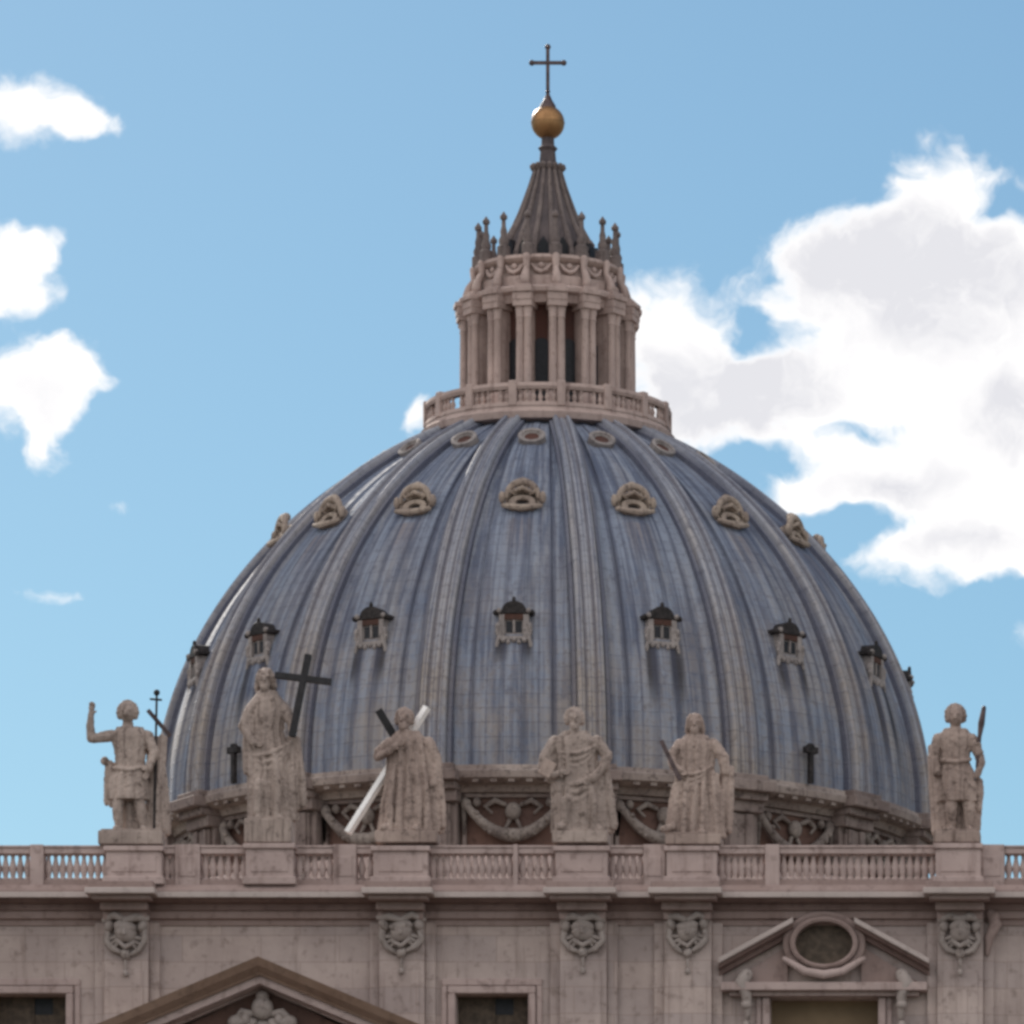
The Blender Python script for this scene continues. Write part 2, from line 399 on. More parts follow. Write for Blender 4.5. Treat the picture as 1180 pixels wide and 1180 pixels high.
    col = t.mix(t.math('MULTIPLY', lv, t.ramp(n1, .35, .65, .06, .34)), col, rgb(.09, .09, .12))
    t.put(b.inputs['Base Color'], col)
    t.put(b.inputs['Roughness'], t.ramp(fine, .3, .7, .7, .88))
    hh = t.math('SUBTRACT', t.math('ADD', t.math('MULTIPLY', lu, .7), t.math('MULTIPLY', lv, .5)), t.math('MULTIPLY', t.math('ADD', fine, t.math('MULTIPLY', cell, .5)), -.35))
    bump(t, b, hh, .55, .06)
    return m
M_LEAD = lead('lead_sheets'); M_LEADR = lead('lead_rib_sheets', True)

# ------------------------------------------------------------------ ground
g = MB(); g.add([(-3000, -3000, 0), (3000, -3000, 0), (3000, 3000, 0), (-3000, 3000, 0)], [(0, 1, 2, 3)])
tag(g.build('square', M_PAVE), kind='structure')

# ------------------------------------------------------------------ dome
DY = 140.0
dome = empty('church_dome', (0, DY, 0))
tag(dome, 'great ribbed dome of blue grey lead with a stone lantern behind the statues', 'dome')
R0, Z0, HH = 25.0, 70.5, 27.0
def prof_r(z):
    t = max(0.0, min(1.0, (z-Z0)/HH)); return R0*max(0, 1-t**2)**(1/1.6)
NZ = 72; ZT = 95.75
zs = [Z0+(ZT-Z0)*(1-(1-i/NZ)**1.7) for i in range(NZ+1)]
arc = [0.0]
for i in range(NZ): arc.append(arc[-1]+math.hypot(zs[i+1]-zs[i], prof_r(zs[i+1])-prof_r(zs[i])))
def surf(z):
    """radius and outward normal (radial, up) of the rib line"""
    e = .05; r1, r2 = prof_r(z-e), prof_r(min(z+e, Z0+HH-.01)); n = Vector((2*e, r1-r2)); n.normalize()
    return prof_r(z), n.x, n.y
def polar(r, a, z): return Vector((r*sin(a), -r*cos(a), z))     # angle 0 faces the square
PAN = 2*pi/16
RIBD = .62
# shell: sheets with a broad raised middle field and narrow steps
shell = MB()
steps = [(0, 0), (.12, 0), (.135, .10), (.155, .10), (.17, 0.0), (.24, 0), (.25, .14), (.42, .14), (.43, .20), (.57, .20), (.58, .14), (.75, .14), (.76, 0), (.83, 0.0), (.845, .10), (.865, .10), (.88, 0)]
vs = []; uvs = []; fs = []
for k in range(16):
    for (u, h) in steps:
        a = (k-.5+u)*PAN
        for i, z in enumerate(zs):
            r, nr, nz = surf(z); off = h-RIBD
            vs.append(polar(r+nr*off, a, z+nz*off)); uvs.append((k+u, arc[i]))
        
ncol = len(steps)*16; nz_ = NZ+1
for c in range(ncol):
    c2 = (c+1) % ncol
    for i in range(NZ): fs.append((c*nz_+i, c2*nz_+i, c2*nz_+i+1, c*nz_+i+1))
# close the uv seam with a doubled last column
base = len(vs)
for i, z in enumerate(zs):
    vs.append(vs[i]); uvs.append((16.0, arc[i]))
fs = [tuple((base+(j) if (j < nz_ and f[0] >= (ncol-1)*nz_) else j) for j in f) for f in fs]
shell.add(vs, fs, uvs).build('shell', M_LEAD, dome, smooth=True)
# sixteen ribs
rprof = [(-1.0, -.75), (-1.0, -.28), (-.80, -.22), (-.76, -.30), (-.70, .02), (-.55, .14), (-.38, .10), (-.30, -.08), (-.12, -.04), (0, .0), (.12, -.04), (.30, -.08), (.38, .10), (.55, .14), (.70, .02), (.76, -.30), (.80, -.22), (1.0, -.28), (1.0, -.75)]
rb = MB(); vs = []; uvs = []; fs = []
for i, z in enumerate(zs):
    r, nr, nz = surf(z); half = 1.18*(1-.42*(i/NZ)**1.3)
    for (u, h) in rprof:
        p = Vector((u*half, -(r+nr*h), z+nz*h)); vs.append(p); uvs.append((u, arc[i]))
k = len(rprof)
for i in range(NZ):
    for q in range(k-1): fs.append((i*k+q, i*k+q+1, (i+1)*k+q+1, (i+1)*k+q))
rb.add(vs, fs, uvs)
rib0 = rb.build('rib', M_LEADR, dome, smooth=True)
rib0.rotation_euler.z = .5*PAN
for kk in range(1, 16):
    c = rib0.copy(); COL.objects.link(c); c.parent = dome; c.rotation_euler.z = (kk+.5)*PAN

# drum attic, cornice, piers, garlands
at_ = MB(); at_.lathe([(23.3, 60), (23.3, 69.3), (23.6, 69.3), (23.6, 69.7), (22.5, 70.6)], 128)
at_.build('drum_attic', M_DRUM, dome, smooth=True)
co = MB(); co.lathe([(23.3, 69.0), (23.8, 69.05), (24.0, 69.45), (24.5, 69.5), (25.0, 69.75), (25.05, 70.15), (24.75, 70.3), (24.7, 70.55), (23.6, 70.75)], 160, caps=False)
for i in range(144):
    a = 2*pi*i/144
    if min(abs((a/PAN-.5) % 1.0), 1-abs((a/PAN-.5) % 1.0)) < .17: continue
    co.box(-.2, .2, -24.85, -23.9, 69.5, 69.78, Matrix.Rotation(a, 4, 'Z'))
co.build('drum_cornice', M_DRUMC, dome, smooth=True)
dr = MB(); dr.lathe([(22.4, 30), (22.4, 61)], 96); dr.lathe([(24.5, 58.5), (25.4, 59.4), (25.4, 60.2), (23.4, 60.3)], 96)
pl = MB(); pl.lathe([(24.4, 58), (24.4, 65.0), (24.2, 65.3), (23.3, 65.35)], 96, caps=False); pl.build('added_pale_ring', M_TRIM, dome, smooth=True)  # pale ring added so the gaps between balusters look lit
dr.build('drum', M_DRUMT, dome, smooth=True)
pier0 = MB(); pier0.box(-1.35, 1.35, -24.15, -22.9, 60.2, 69.0); pier0.box(-1.0, 1.0, -24.4, -24.15, 61, 68.3)
pier0.box(-.85, -.3, -24.55, -24.4, 61, 68.3); pier0.box(.3, .85, -24.55, -24.4, 61, 68.3); pier0.box(-1.5, 1.5, -24.7, -23.0, 68.4, 69.08); pier0.box(-1.75, 1.75, -25.75, -23.4, 69.55, 70.2); pier0.box(-1.45, 1.45, -25.35, -23.4, 70.2, 70.6); pier0.box(-1.55, 1.55, -25.15, -23.4, 69.08, 69.55)
pier0 = pier0.build('pier', M_DRUMT, dome, bevel=.05)
gar0 = MB()
gp = [(-2.75+5.5*i/14, 68.15-1.75*(1-((i-7)/7)**2)) for i in range(15)]
gar0.tube([(x, -23.75-.1*(1-(x/2.75)**2), z) for x, z in gp], [.24+.2*(1-abs(x)/2.75) for x, z in gp], 10)
for i in range(26):
    x, z = gp[random.randint(1, 13)]
    gar0.ball((x+random.uniform(-.2, .2), -23.95-random.random()*.12, z+random.uniform(-.25, .25)), random.uniform(.12, .22), 7, 5)
gar0.ball((-2.85, -23.6, 68.3), (.35, .3, .4), 8, 6); gar0.ball((2.85, -23.6, 68.3), (.35, .3, .4), 8, 6)
gar0.ball((0, -23.6, 67.9), (.5, .35, .55), 10, 7)
for k in (-1, 1):
    gar0.tube([(k*.5, -23.55, 68.3), (k*1.1, -23.6, 68.55), (k*1.7, -23.55, 68.2), (k*1.3, -23.6, 67.8)], [.14, .2, .16, .1], 7); gar0.ball((k*2.2, -23.55, 68.45), (.26, .25, .3), 8, 6); gar0.tube([(k*.2, -23.5, 67.4), (k*.45, -23.6, 66.9)], [.14, .1], 7); gar0.tube([(-2.95, -23.55, 68.0), (-3.0, -23.55, 66.6)], [.2, .1], 7); gar0.tube([(2.95, -23.55, 68.0), (3.0, -23.55, 66.6)], [.2, .1], 7)
gar0 = gar0.build('garland', M_GARL, dome, smooth='all')
pan0 = MB(); pan0.box(-3.1, -2.95+.1, -23.5, -23.1, 65.2, 68.9); pan0.box(2.85, 3.1, -23.5, -23.1, 65.2, 68.9); pan0.box(-3.1, 3.1, -23.5, -23.1, 68.75, 69.0); pan0.box(-3.1, 3.1, -23.55, -23.1, 64.8, 65.2)
pan0 = pan0.build('wall_panel', M_DRUMT, dome, bevel=.04)
for kk in range(-5, 6):
    for src, dd in ((gar0, 0), (pan0, 0)):
        if kk == 0: continue
        c = src.copy(); COL.objects.link(c); c.parent = dome; c.rotation_euler.z = kk*PAN
pier0.rotation_euler.z = .5*PAN
for kk in range(1, 16):
    c = pier0.copy(); COL.objects.link(c); c.parent = dome; c.rotation_euler.z = (kk+.5)*PAN

# dormers, three rows
def on_shell(py, off):
    """height on the front of the shell that shows at this line of the photograph, its radius and slope"""
    z = 80.0
    for _ in range(30):
        r, nr, nz = surf(z); z = CZ+(PY0-py)*((DY-CY)-r)/FPX
    r, nr, nz = surf(z)
    return z, r+off, atan2(nz, nr)
# lowest row: small houses with a dark rounded hood and two lights
z, r, _s = on_shell(716, -RIBD)
low = MB(); low.box(-.95, .95, -r-.45, -r+1.6, z-1.0, z+.55); low.box(-1.15, -.72, -r-.6, -r+1.0, z-1.05, z+.5); low.box(.72, 1.15, -r-.6, -r+1.0, z-1.05, z+.5)
low.box(-1.2, 1.2, -r-.7, -r+1.2, z-1.25, z-1.0)
low.tube([(-1.15, -r-.55, z-1.1), (-1.3, -r-.5, z-1.7), (-1.0, -r-.3, z-1.95)], [.16, .2, .14], 7); low.tube([(1.15, -r-.55, z-1.1), (1.3, -r-.5, z-1.7), (1.0, -r-.3, z-1.95)], [.16, .2, .14], 7)
low.box(-.07, .07, -r-.55, -r-.3, z-.75, z+.4)
for k in (-1, 1):
    low.ball((k*1.22, -r-.5, z-.35), (.2, .25, .32), 8, 6); low.ball((k*1.12, -r-.62, z+.75), (.2, .2, .2), 8, 6); low.tube([(k*1.1, -r-.6, z-.2), (k*1.3, -r-.55, z-.7), (k*1.1, -r-.5, z-1.15)], [.1, .15, .12], 7)
for k in range(5): low.ball((-.8+.4*k, -r-.62, z-1.3-.12*(k % 2)), (.2, .2, .2), 7, 5)
low.v = [(x*.80, y, z+(q-z)*.88) for x, y, q in low.v]
d1 = low.build('dormer', M_PALE, dome, bevel=.03)
hood = MB()
arcp = [(-1.62, z+.55), (1.62, z+.55), (1.62, z+.84)]+[(.98*cos(a), z+.84+.66*sin(a)) for a in [pi*i/12 for i in range(0, 13)]]+[(-1.62, z+.84)]
arcp = [(x*.74, z+.48+(q-z-.55)*.82) for x, q in arcp]; hood.poly(arcp, -r-.62, -r+1.2); hood.ball((0, -r-.5, z+1.34), (.13, .13, .2), 8, 6)
for k in (-1, 1): hood.ball((k*1.12, -r-.5, z+.55), (.17, .25, .17), 8, 6)
hood.build('hood', M_IRON, d1, bevel=.03)
fz_ = MB(); fz_.box(-.84, .84, -r-.58, -r+1.0, z+.12, z+.46); fz_.build('frieze', M_SOOTR, d1, bevel=.02)
win = MB(); win.box(-.60, -.12, -r-.465, -r-.44, z-.75, z+.05); win.box(.12, .60, -r-.465, -r-.44, z-.75, z+.05)
win.v = [(x*.80, y, z+(q-z)*.88-.0) for x, y, q in win.v]; win.build('pane', M_DARK, d1)
# middle row: scallop hooded oval lights
z, r, sl = on_shell(578, -RIBD)
TM = Matrix.Translation((0, -r+.08, z+.08)) @ Matrix.Rotation(-sl*.55, 4, 'X')
mid = MB(); mid.ring(0, -.22, .42, .24, .40, .30, -.38, .9, 28, TM); mid.ring(0, -.1, .92, .70, .14, .14, -.3, .9, 28, TM)
mid.tube([TM @ Vector((1.0*cos(pi*i/12), -.42-.2*sin(pi*i/12), .10+.98*sin(pi*i/12))) for i in range(13)], [.13+.12*sin(pi*i/12) for i in range(13)], 9)
for i in range(7):
    a = pi*(.14+.72*i/6); mid.tube([TM @ Vector((.5*cos(a), -.42, .16+.3*sin(a))), TM @ Vector((.98*cos(a), -.60, .12+1.0*sin(a)))], [.06, .12], 6)
mid.ball(TM @ Vector((0, -.45, 1.22)), (.34, .3, .28), 9, 7); mid.tube([TM @ Vector((-.62, -.5, .42)), TM @ Vector((0, -.72, .60)), TM @ Vector((.62, -.5, .42))], [.1, .15, .1], 8)
mid.tube([TM @ Vector((-1.15, -.45, -.52)), TM @ Vector((0, -.72, -.86)), TM @ Vector((1.15, -.45, -.52))], [.15, .22, .15], 8)
mid.ball(TM @ Vector((-1.25, -.4, .1)), (.22, .25, .4), 8, 6); mid.ball(TM @ Vector((1.25, -.4, .1)), (.22, .25, .4), 8, 6)
d2 = mid.build('dormer', M_OCH, dome, smooth=True)
pn = MB(); pn.poly([(.46*cos(2*pi*i/24), -.22+.27*sin(2*pi*i/24)) for i in range(24)], -.12, -.05, TM); pn.build('pane', M_DARK, d2)
bx = MB(); bx.poly([(1.05*cos(2*pi*i/24), .0+.9*sin(2*pi*i/24)) for i in range(24)], -.04, 1.3, TM); bx.build('casing', M_OCH, d2)
# top row: round eyes
z, r, sl = on_shell(503, -RIBD)
TM = Matrix.Translation((0, -r-.05, z)) @ Matrix.Rotation(-sl*.8, 4, 'X')
top = MB(); top.ring(0, 0, .60, .54, .26, .24, -.28, .7, 28, TM); top.ring(0, 0, .46, .42, .16, .14, -.16, .6, 28, TM)
d3 = top.build('dormer', M_PALE, dome, smooth=True)
pn = MB(); pn.poly([(.5*cos(2*pi*i/24), .5*sin(2*pi*i/24)) for i in range(24)], -.1, -.02, TM); pn.build('pane', M_LANTR, d3)
for src in (d1, d2, d3):
    for kk in range(-5, 6):
        if kk: copy_tree(src, dome).rotation_euler.z = kk*PAN

# lantern
lan = MB()
lan.lathe([(7.0, 95.0), (8.05, 95.15), (8.15, 95.55), (7.9, 95.75), (7.85, 95.95), (4.3, 96.0)], 96)
lan.lathe([(4.3, 95.9), (4.3, 103.2)], 64)
lan = lan.build('lantern', M_LANT, dome, smooth=True)
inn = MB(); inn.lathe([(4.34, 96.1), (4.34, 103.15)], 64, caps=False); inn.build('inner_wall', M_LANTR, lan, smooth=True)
ra = MB(); ra.lathe([(7.35, 97.0), (7.3, 97.15), (7.35, 97.4), (7.85, 97.42), (7.9, 97.2), (7.8, 97.0)], 96, caps=False); ra.lathe([(7.4, 95.95), (7.4, 96.2), (7.85, 96.2), (7.9, 95.95)], 96, caps=False)
ra.build('balustrade_rail', M_LANT, lan, smooth=True)
bal = MB(); bal.lathe([(.17, 96.19), (.17, 96.27), (.10, 96.32), (.17, 96.5), (.15, 96.62), (.08, 96.8), (.14, 96.93), (.14, 97.01)], 8, 0, -7.6)
bal0 = bal.build('baluster', M_LANT, lan, smooth=True)
for i in range(1, 112):
    if i % 7 == 0: continue
    c = bal0.copy(); COL.objects.link(c); c.parent = lan; c.rotation_euler.z = 2*pi*(i+.5)/112
bal0.rotation_euler.z = pi/112
post = MB(); post.box(-.26, .26, -7.95, -7.25, 95.95, 97.55); post0 = post.build('balustrade_post', M_LANT, lan, bevel=.04)
post0.rotation_euler.z = .5*PAN
for i in range(1, 16):
    c = post0.copy(); COL.objects.link(c); c.parent = lan; c.rotation_euler.z = (i+.5)*PAN
# sixteen double column piers
pr = MB(); pr.box(-.44, .44, -5.25, -4.3, 96.0, 103.1)
for sx in (-.25, .25):
    pr.lathe([(.31, 96.0), (.31, 96.5), (.265, 96.6), (.265, 99.5), (.24, 102.0), (.29, 102.1), (.25, 102.2), (.34, 102.85)], 14, sx, -5.35)
pr.box(-.58, .58, -5.85, -4.5, 95.95, 96.45); pr.box(-.60, .60, -5.8, -4.3, 102.75, 103.12)
pr0 = pr.build('column', M_LANT, lan, smooth=True)
en = MB(); en.lathe([(4.3, 103.1), (5.1, 103.1), (5.15, 103.6), (5.45, 103.75), (5.5, 104.0), (5.3, 104.15), (4.6, 104.2)], 96, caps=False); en.build('cornice', M_LANT, lan, smooth=True)
er = MB(); er.box(-.62, .62, -5.85, -5.0, 103.12, 103.6); er.box(-.66, .66, -5.98, -5.0, 103.6, 103.9); er.box(-.52, .52, -5.7, -4.6, 103.9, 104.15)
er0 = er.build('cornice_block', M_LANT, lan, bevel=.03)
wn_ = MB(); wn_.poly([(-.58, 96.4), (.58, 96.4), (.58, 100.4)]+[(.58*cos(pi*i/10), 100.4+.58*sin(pi*i/10)) for i in range(1, 10)]+[(-.58, 100.4)], -4.42, -4.2)
wn0 = wn_.build('window', M_DARK, lan)
at2 = MB(); at2.lathe([(4.75, 104.15), (4.75, 104.9), (4.4, 105.0), (4.35, 105.75), (4.6, 105.85), (4.75, 106.05), (4.7, 106.25), (2.9, 106.35)], 96, caps=False)
at2.build('upper_band', M_LANT, lan, smooth=True)
sb = MB(); sb.tube([(0, -5.15, 104.4), (0, -5.05, 104.9), (0, -4.75, 105.4), (0, -4.75, 106.1)], [.32, .25, .19, .26], 9)
sb0 = sb.build('scroll', M_LANT, lan, smooth=True)
cd = MB(); cd.lathe([(.42, 106.2), (.42, 106.9), (.28, 107.0), (.33, 107.3), (.20, 107.6), (.22, 107.9), (.14, 108.2), (.13, 108.6), (.23, 108.68), (.24, 108.85), (.12, 109.0), (.02, 109.15)], 10, 0, -4.45)
cd0 = cd.build('candelabrum', M_SPIRER, lan, smooth=True)
nc = MB(); nc.tube([(-.62, -4.5, 105.65), (-.35, -4.6, 105.28), (0, -4.62, 105.12), (.35, -4.6, 105.28), (.62, -4.5, 105.65)], [.09, .14, .17, .14, .09], 8); nc.ball((0, -4.55, 105.55), (.2, .14, .2), 8, 6); nc0 = nc.build('festoon', M_LANT, lan, smooth='all')
for i in range(16):
    for src, ph in ((pr0, .5), (er0, .5), (wn0, 0), (sb0, .5), (cd0, .5), (nc0, 0)):
        c = src if i == 0 else src.copy()
        if i: COL.objects.link(c); c.parent = lan
        c.rotation_euler.z = (i+ph)*PAN
# spire
sp = MB(); sprof = [(3.15, 106.3), (3.0, 106.9), (2.58, 108.1), (2.1, 109.0), (1.72, 109.9), (1.40, 110.8), (1.12, 111.6), (.92, 112.3), (.80, 112.7), (.62, 112.75), (.55, 113.2), (.48, 113.9), (.62, 114.1), (.42, 114.3), (.40, 114.8), (.1, 114.85)]
sp.lathe(sprof, 64); spire = sp.build('spire', M_SPIRE, lan, smooth=True)
sr = MB(); sr.tube([(0, -(r_+.05), z_) for r_, z_ in sprof[:9]], [.26, .24, .2, .17, .15, .13, .12, .1, .1], 8); sr.tube([(0, -.8, 112.6), (0, -1.02, 112.9)], [.13, .16], 8)
sr0 = sr.build('spire_rib', M_SPIRER, spire, smooth=True)
lu_ = MB(); lu_.poly([(-.36, 106.4), (.36, 106.4), (.36, 107.2), (0, 107.75), (-.36, 107.2)], -3.2, -2.2); lu0 = lu_.build('opening', M_DARK, spire)
for i in range(16):
    for src, ph in ((sr0, .5), (lu0, 0)):
        c = src if i == 0 else src.copy()
        if i: COL.objects.link(c); c.parent = spire
        c.rotation_euler.z = (i+ph)*PAN
ob = MB(); ob.ball((0, 0, 115.75), 1.07, 32, 20); ob.lathe([(1.075, -.05), (1.09, 0), (1.075, .05)], 32, 0, 0, 115.75, caps=False); ob.build('orb', M_GOLD, dome, smooth='all')
cr = MB(); cr.lathe([(.55, 116.6), (.5, 116.85), (.28, 117.2), (.16, 117.5), (.05, 117.55)], 16)
cr.box(-.11, .11, -.085, .085, 117.4, 120.55); cr.box(-1.0, 1.0, -.08, .08, 119.48, 119.69)
for c in ((-1.02, 0, 119.585), (1.02, 0, 119.585), (0, 0, 120.6)): cr.ball(c, (.19, .13, .19), 10, 8)
cr.ball((0, 0, 119.585), (.17, .12, .17), 10, 8); cr.ball((0, 0, 117.75), (.16, .16, .1), 10, 6)
cr.build('cross', M_BRONZE, dome, smooth=True)
bb = MB(); bb.box(-32, 32, -32, 34, 0, 44); bb.box(-27, 27, -27, 27, 44, 50); bb.lathe([(26, 48), (26, 58.5), (22, 59)], 64)
bb.build('base_block', M_DRUMT, dome)
nv = MB(); nv.poly([(-15, 0), (15, 0), (15, 40), (0, 45), (-15, 40)], -136, -30); nv.build('nave_roof', M_ROOF, dome)

# two dark T posts at the foot of the dome
def t_post(ang, label):
    o = empty('vent_post', polar(25.02, ang, 70.55)+Vector((0, DY, 0))); o.rotation_euler.z = ang
    tag(o, label, 'post', 'black posts at the foot of the dome')
    p = MB(); p.box(-.16, .16, -.16, .16, 0, 1.9); p.build('shaft', M_IRON, o, bevel=.03)
    p = MB(); p.box(-.5, .5, -.2, .2, 1.85, 2.25); p.ball((0, 0, 2.3), (.32, .2, .18), 10, 6); p.build('cap', M_IRON, o, bevel=.03)
t_post(-2*PAN, 'black T-shaped post at the foot of the dome beside the statue with the upright cross')
t_post(2*PAN, 'black T-shaped post at the foot of the dome beside the statue with the club')

# ------------------------------------------------------------------ facade
fac = empty('church_facade', (0, 0, 0))
tag(fac, 'pinkish grey stone church front with a balustrade, pilasters and square windows', 'church front')
AX = 0.0
ZC = fz(1035, -1.3)             # underside of the attic cornice
# openings (x0,x1,z0,z1)
wins = []
zt = fz(1146)
for c in (10.0, -10.0): wins.append((c-1.56, c+1.56, zt-3.3, zt))
for c in (24.38, -24.38): wins.append((c-2.33, c+2.33, zt-5.2, fz(1150)))
for c in (40.0, -40.0): wins.append((c-1.6, c+1.6, zt-3.6, zt))
ovals = [(24.4, fz(1089), 1.25, .92), (-24.4, fz(1089), 1.25, .92)]
ZB = 3.0
xb = sorted({-57.0, 57.0, *[w[0] for w in wins], *[w[1] for w in wins]})
zb = sorted({ZB, ZC+.3, *[w[2] for w in wins], *[w[3] for w in wins]})
wl = MB()
for i in range(len(xb)-1):
    for j in range(len(zb)-1):
        cx_, cz_ = (xb[i]+xb[i+1])/2, (zb[j]+zb[j+1])/2
        if any(w[0] < cx_ < w[1] and w[2] < cz_ < w[3] for w in wins): continue
        wl.add([(xb[i], 0, zb[j]), (xb[i+1], 0, zb[j]), (xb[i+1], 0, zb[j+1]), (xb[i], 0, zb[j+1])], [(0, 1, 2, 3)])
for w in wins:
    a, b_, c, d_ = w
    wl.add([(a, 0, c), (b_, 0, c), (b_, 0, d_), (a, 0, d_), (a, 1.3, c), (b_, 1.3, c), (b_, 1.3, d_), (a, 1.3, d_)], [(0, 3, 7, 4), (1, 5, 6, 2), (3, 2, 6, 7), (0, 4, 5, 1)])
wl.box(-57, 57, 1.5, 3.0, ZB, ZC+.3); wl.box(-57.5, 57.5, -12, 3.5, 0, ZB)
wl.build('wall', M_WALL, fac)

# windows
def window(w, mat, open_pane=True, frame=True):
    a, b_, c, d_ = w
    o = MB(); t = .34
    if frame:
        o.box(a-t, a-.02, -.22, .3, c, d_+.02); o.box(b_+.02, b_+t, -.22, .3, c, d_+.02); o.box(a-t, b_+t, -.22, .3, d_+.02, d_+t)
        o.box(a-t-.28, b_+t+.28, -.12, .3, d_+t+.03, d_+t+.34); o.box(a-t-.28, a-t-.03, -.12, .3, c, d_+t+.03); o.box(b_+t+.03, b_+t+.28, -.12, .3, c, d_+t+.03)
    fr = o.build('window', M_TRIM, fac, bevel=.04)
    p = MB(); p.box(a, b_, .95, 1.05, c, d_); p.build('shutter', mat, fr)
    if open_pane:
        q = MB(); x = a+(b_-a)*.52; q.box(x, x+.78, .93, .96, d_-.75, d_-.06); q.build('opening', M_DARK, fr)
        q = MB(); q.box(x-.09, x-.02, .85, .949, c, d_); q.box(a, b_, .85, .949, d_-.05, d_-.001); q.build('mullion', M_SHUT, fr)
    return fr
window(wins[0], M_SHUT); window(wins[1], M_SHUT)
window(wins[4], M_SHUT); window(wins[5], M_SHUT)
for w, ov in ((wins[2], ovals[0]), (wins[3], ovals[1])):
    fr = window(w, M_TAN, False)
    cx_ = ov[0]; cz_ = ov[1]
    o = MB(); o.ring(cx_, cz_, 1.25, .92, .22, .2, -.75, 0, 40); o.ring(cx_, cz_, 1.5, 1.14, .28, .24, -.55, 0, 40)
    o.build('oval_frame', M_BED, fr, smooth=True)
    o = MB(); o.poly([(cx_+1.28*cos(2*pi*i/36), cz_+.95*sin(2*pi*i/36)) for i in range(36)], -.08, -.02); o.build('oval_pane', M_SHUT, fr)
    ze = fz(1110, -.9); sl = (fz(1062, -.9)-ze)/3.25
    for s in (-1, 1):
        o = MB(); pf = [(0, .2), (-1.1, .2), (-1.1, -.04), (0, -.04)]
        pth = [(cx_+s*4.55, ze), (cx_+s*1.32, ze+sl*3.2)]
        if s > 0: pth = pth[::-1]
        o.sweep_x(pf, pth); o.build('raking_cornice', M_CORN, fr, bevel=.03)
        o = MB(); o.sweep_x([(0, -.044), (-.9, -.044), (-.8, -.2), (-.42, -.26), (-.36, -.45), (0, -.47)], pth); o.build('raking_moulding', M_SHADE, fr)
        o = MB(); o.poly([(cx_+s*4.1, ze-.75), (cx_+s*1.6, ze-.75), (cx_+s*1.6, ze+sl*2.6-.6)] if s < 0 else [(cx_+s*1.6, ze-.75), (cx_+s*4.1, ze-.75), (cx_+s*1.6, ze+sl*2.6-.6)], -.25, 0); o.build('gable_panel', M_BED, fr)
        o = MB(); xx = cx_+s*3.35; zz = fz(1150)
        o.tube([(xx, -.45, zz+.95), (xx+s*.25, -.6, zz+.55), (xx, -.55, zz+.1), (xx-s*.05, -.35, zz-.9)], [.3, .34, .25, .14], 9); o.ball((xx, -.45, zz-1.3), (.2, .2, .28), 8, 6); o.ball((xx, -.5, zz-.35), (.26, .25, .22), 8, 6)
        o.build('scroll_bracket', M_CARVE, fr, smooth='all')
    o = MB(); o.box(cx_-4.45, cx_+4.45, -.85, 0, ze-1.15, ze-.80); o.box(cx_-4.1, cx_+4.1, -.5, 0, ze-1.35, ze-1.15); o.box(cx_-3.0, cx_+3.0, -.3, 0, fz(1138), ze-1.35)
    o.tube([(cx_-1.7, -.7, cz_-.7), (cx_-.8, -.85, cz_-1.25), (cx_, -.9, cz_-1.4), (cx_+.8, -.85, cz_-1.25), (cx_+1.7, -.7, cz_-.7)], [.12, .18, .2, .18, .12], 9)
    o.build('window_head', M_TRIM, fr, bevel=.03)

# attic cornice with ressauts over the pilasters
pil = [(120, 171), (437, 489), (645, 699), (765, 820), (1080, 1133)]       # pilaster edges in the photograph, at their own depth
PIL = [(fx(a, -.55), fx(b_, -.55)) for a, b_ in pil]
mir = [(-b_, -a) for a, b_ in PIL[2:]]
PILA = PIL+mir
cn = MB()
pf = [(1.0, .62), (-1.0, .62), (-1.3, .34), (-1.3, .02), (1.0, .02)]
cn.sweep_x(pf, [(-57.3, ZC), (57.3, ZC)])
cn.build('cornice', M_BED, fac)
cn = MB(); cn.sweep_x([(1.0, .016), (-1.12, .016), (-.95, -.10), (-.6, -.14), (-.55, -.40), (1.0, -.40)], [(-57.2, ZC), (57.2, ZC)]); cn.build('soffit', M_SHADE, fac)
cn = MB(); cn.sweep_x([(1.0, -.404), (-.40, -.404), (-.34, -.72), (-.14, -.78), (-.10, -1.0), (1.0, -1.0)], [(-57.1, ZC), (57.1, ZC)]); cn.build('bed_moulding', M_BED, fac)  # darker stone here too, cornice shade in its colour
fa = MB(); fa.box(-57.3, 57.3, -1.36, -1.303, ZC+.03, ZC+.27); fa.build('cornice_fascia', M_CORN, fac, bevel=.02)
for a, b_ in PILA:
    rs = MB(); x0, x1 = a-.55, b_+.55
    rs.box(x0+.1, x1-.1, -2.2, -1.37, ZC+.302, ZC+.62); rs.box(x0+.25, x1-.25, -2.15, -1.3, ZC-.16, ZC+.04)
    rs.box(x0+.5, x1-.5, -1.4, -.3, ZC-.5, ZC-.165); rs.box(x0+.56, x1-.56, -.95, -.3, ZC-.85, ZC-.503)
    rs = rs.build('cornice_projection', M_BED, fac, bevel=.03)
    q = MB(); q.box(x0, x1, -2.5, -1.38, ZC+.042, ZC+.30); q.build('fascia', M_CORN, rs, bevel=.03)

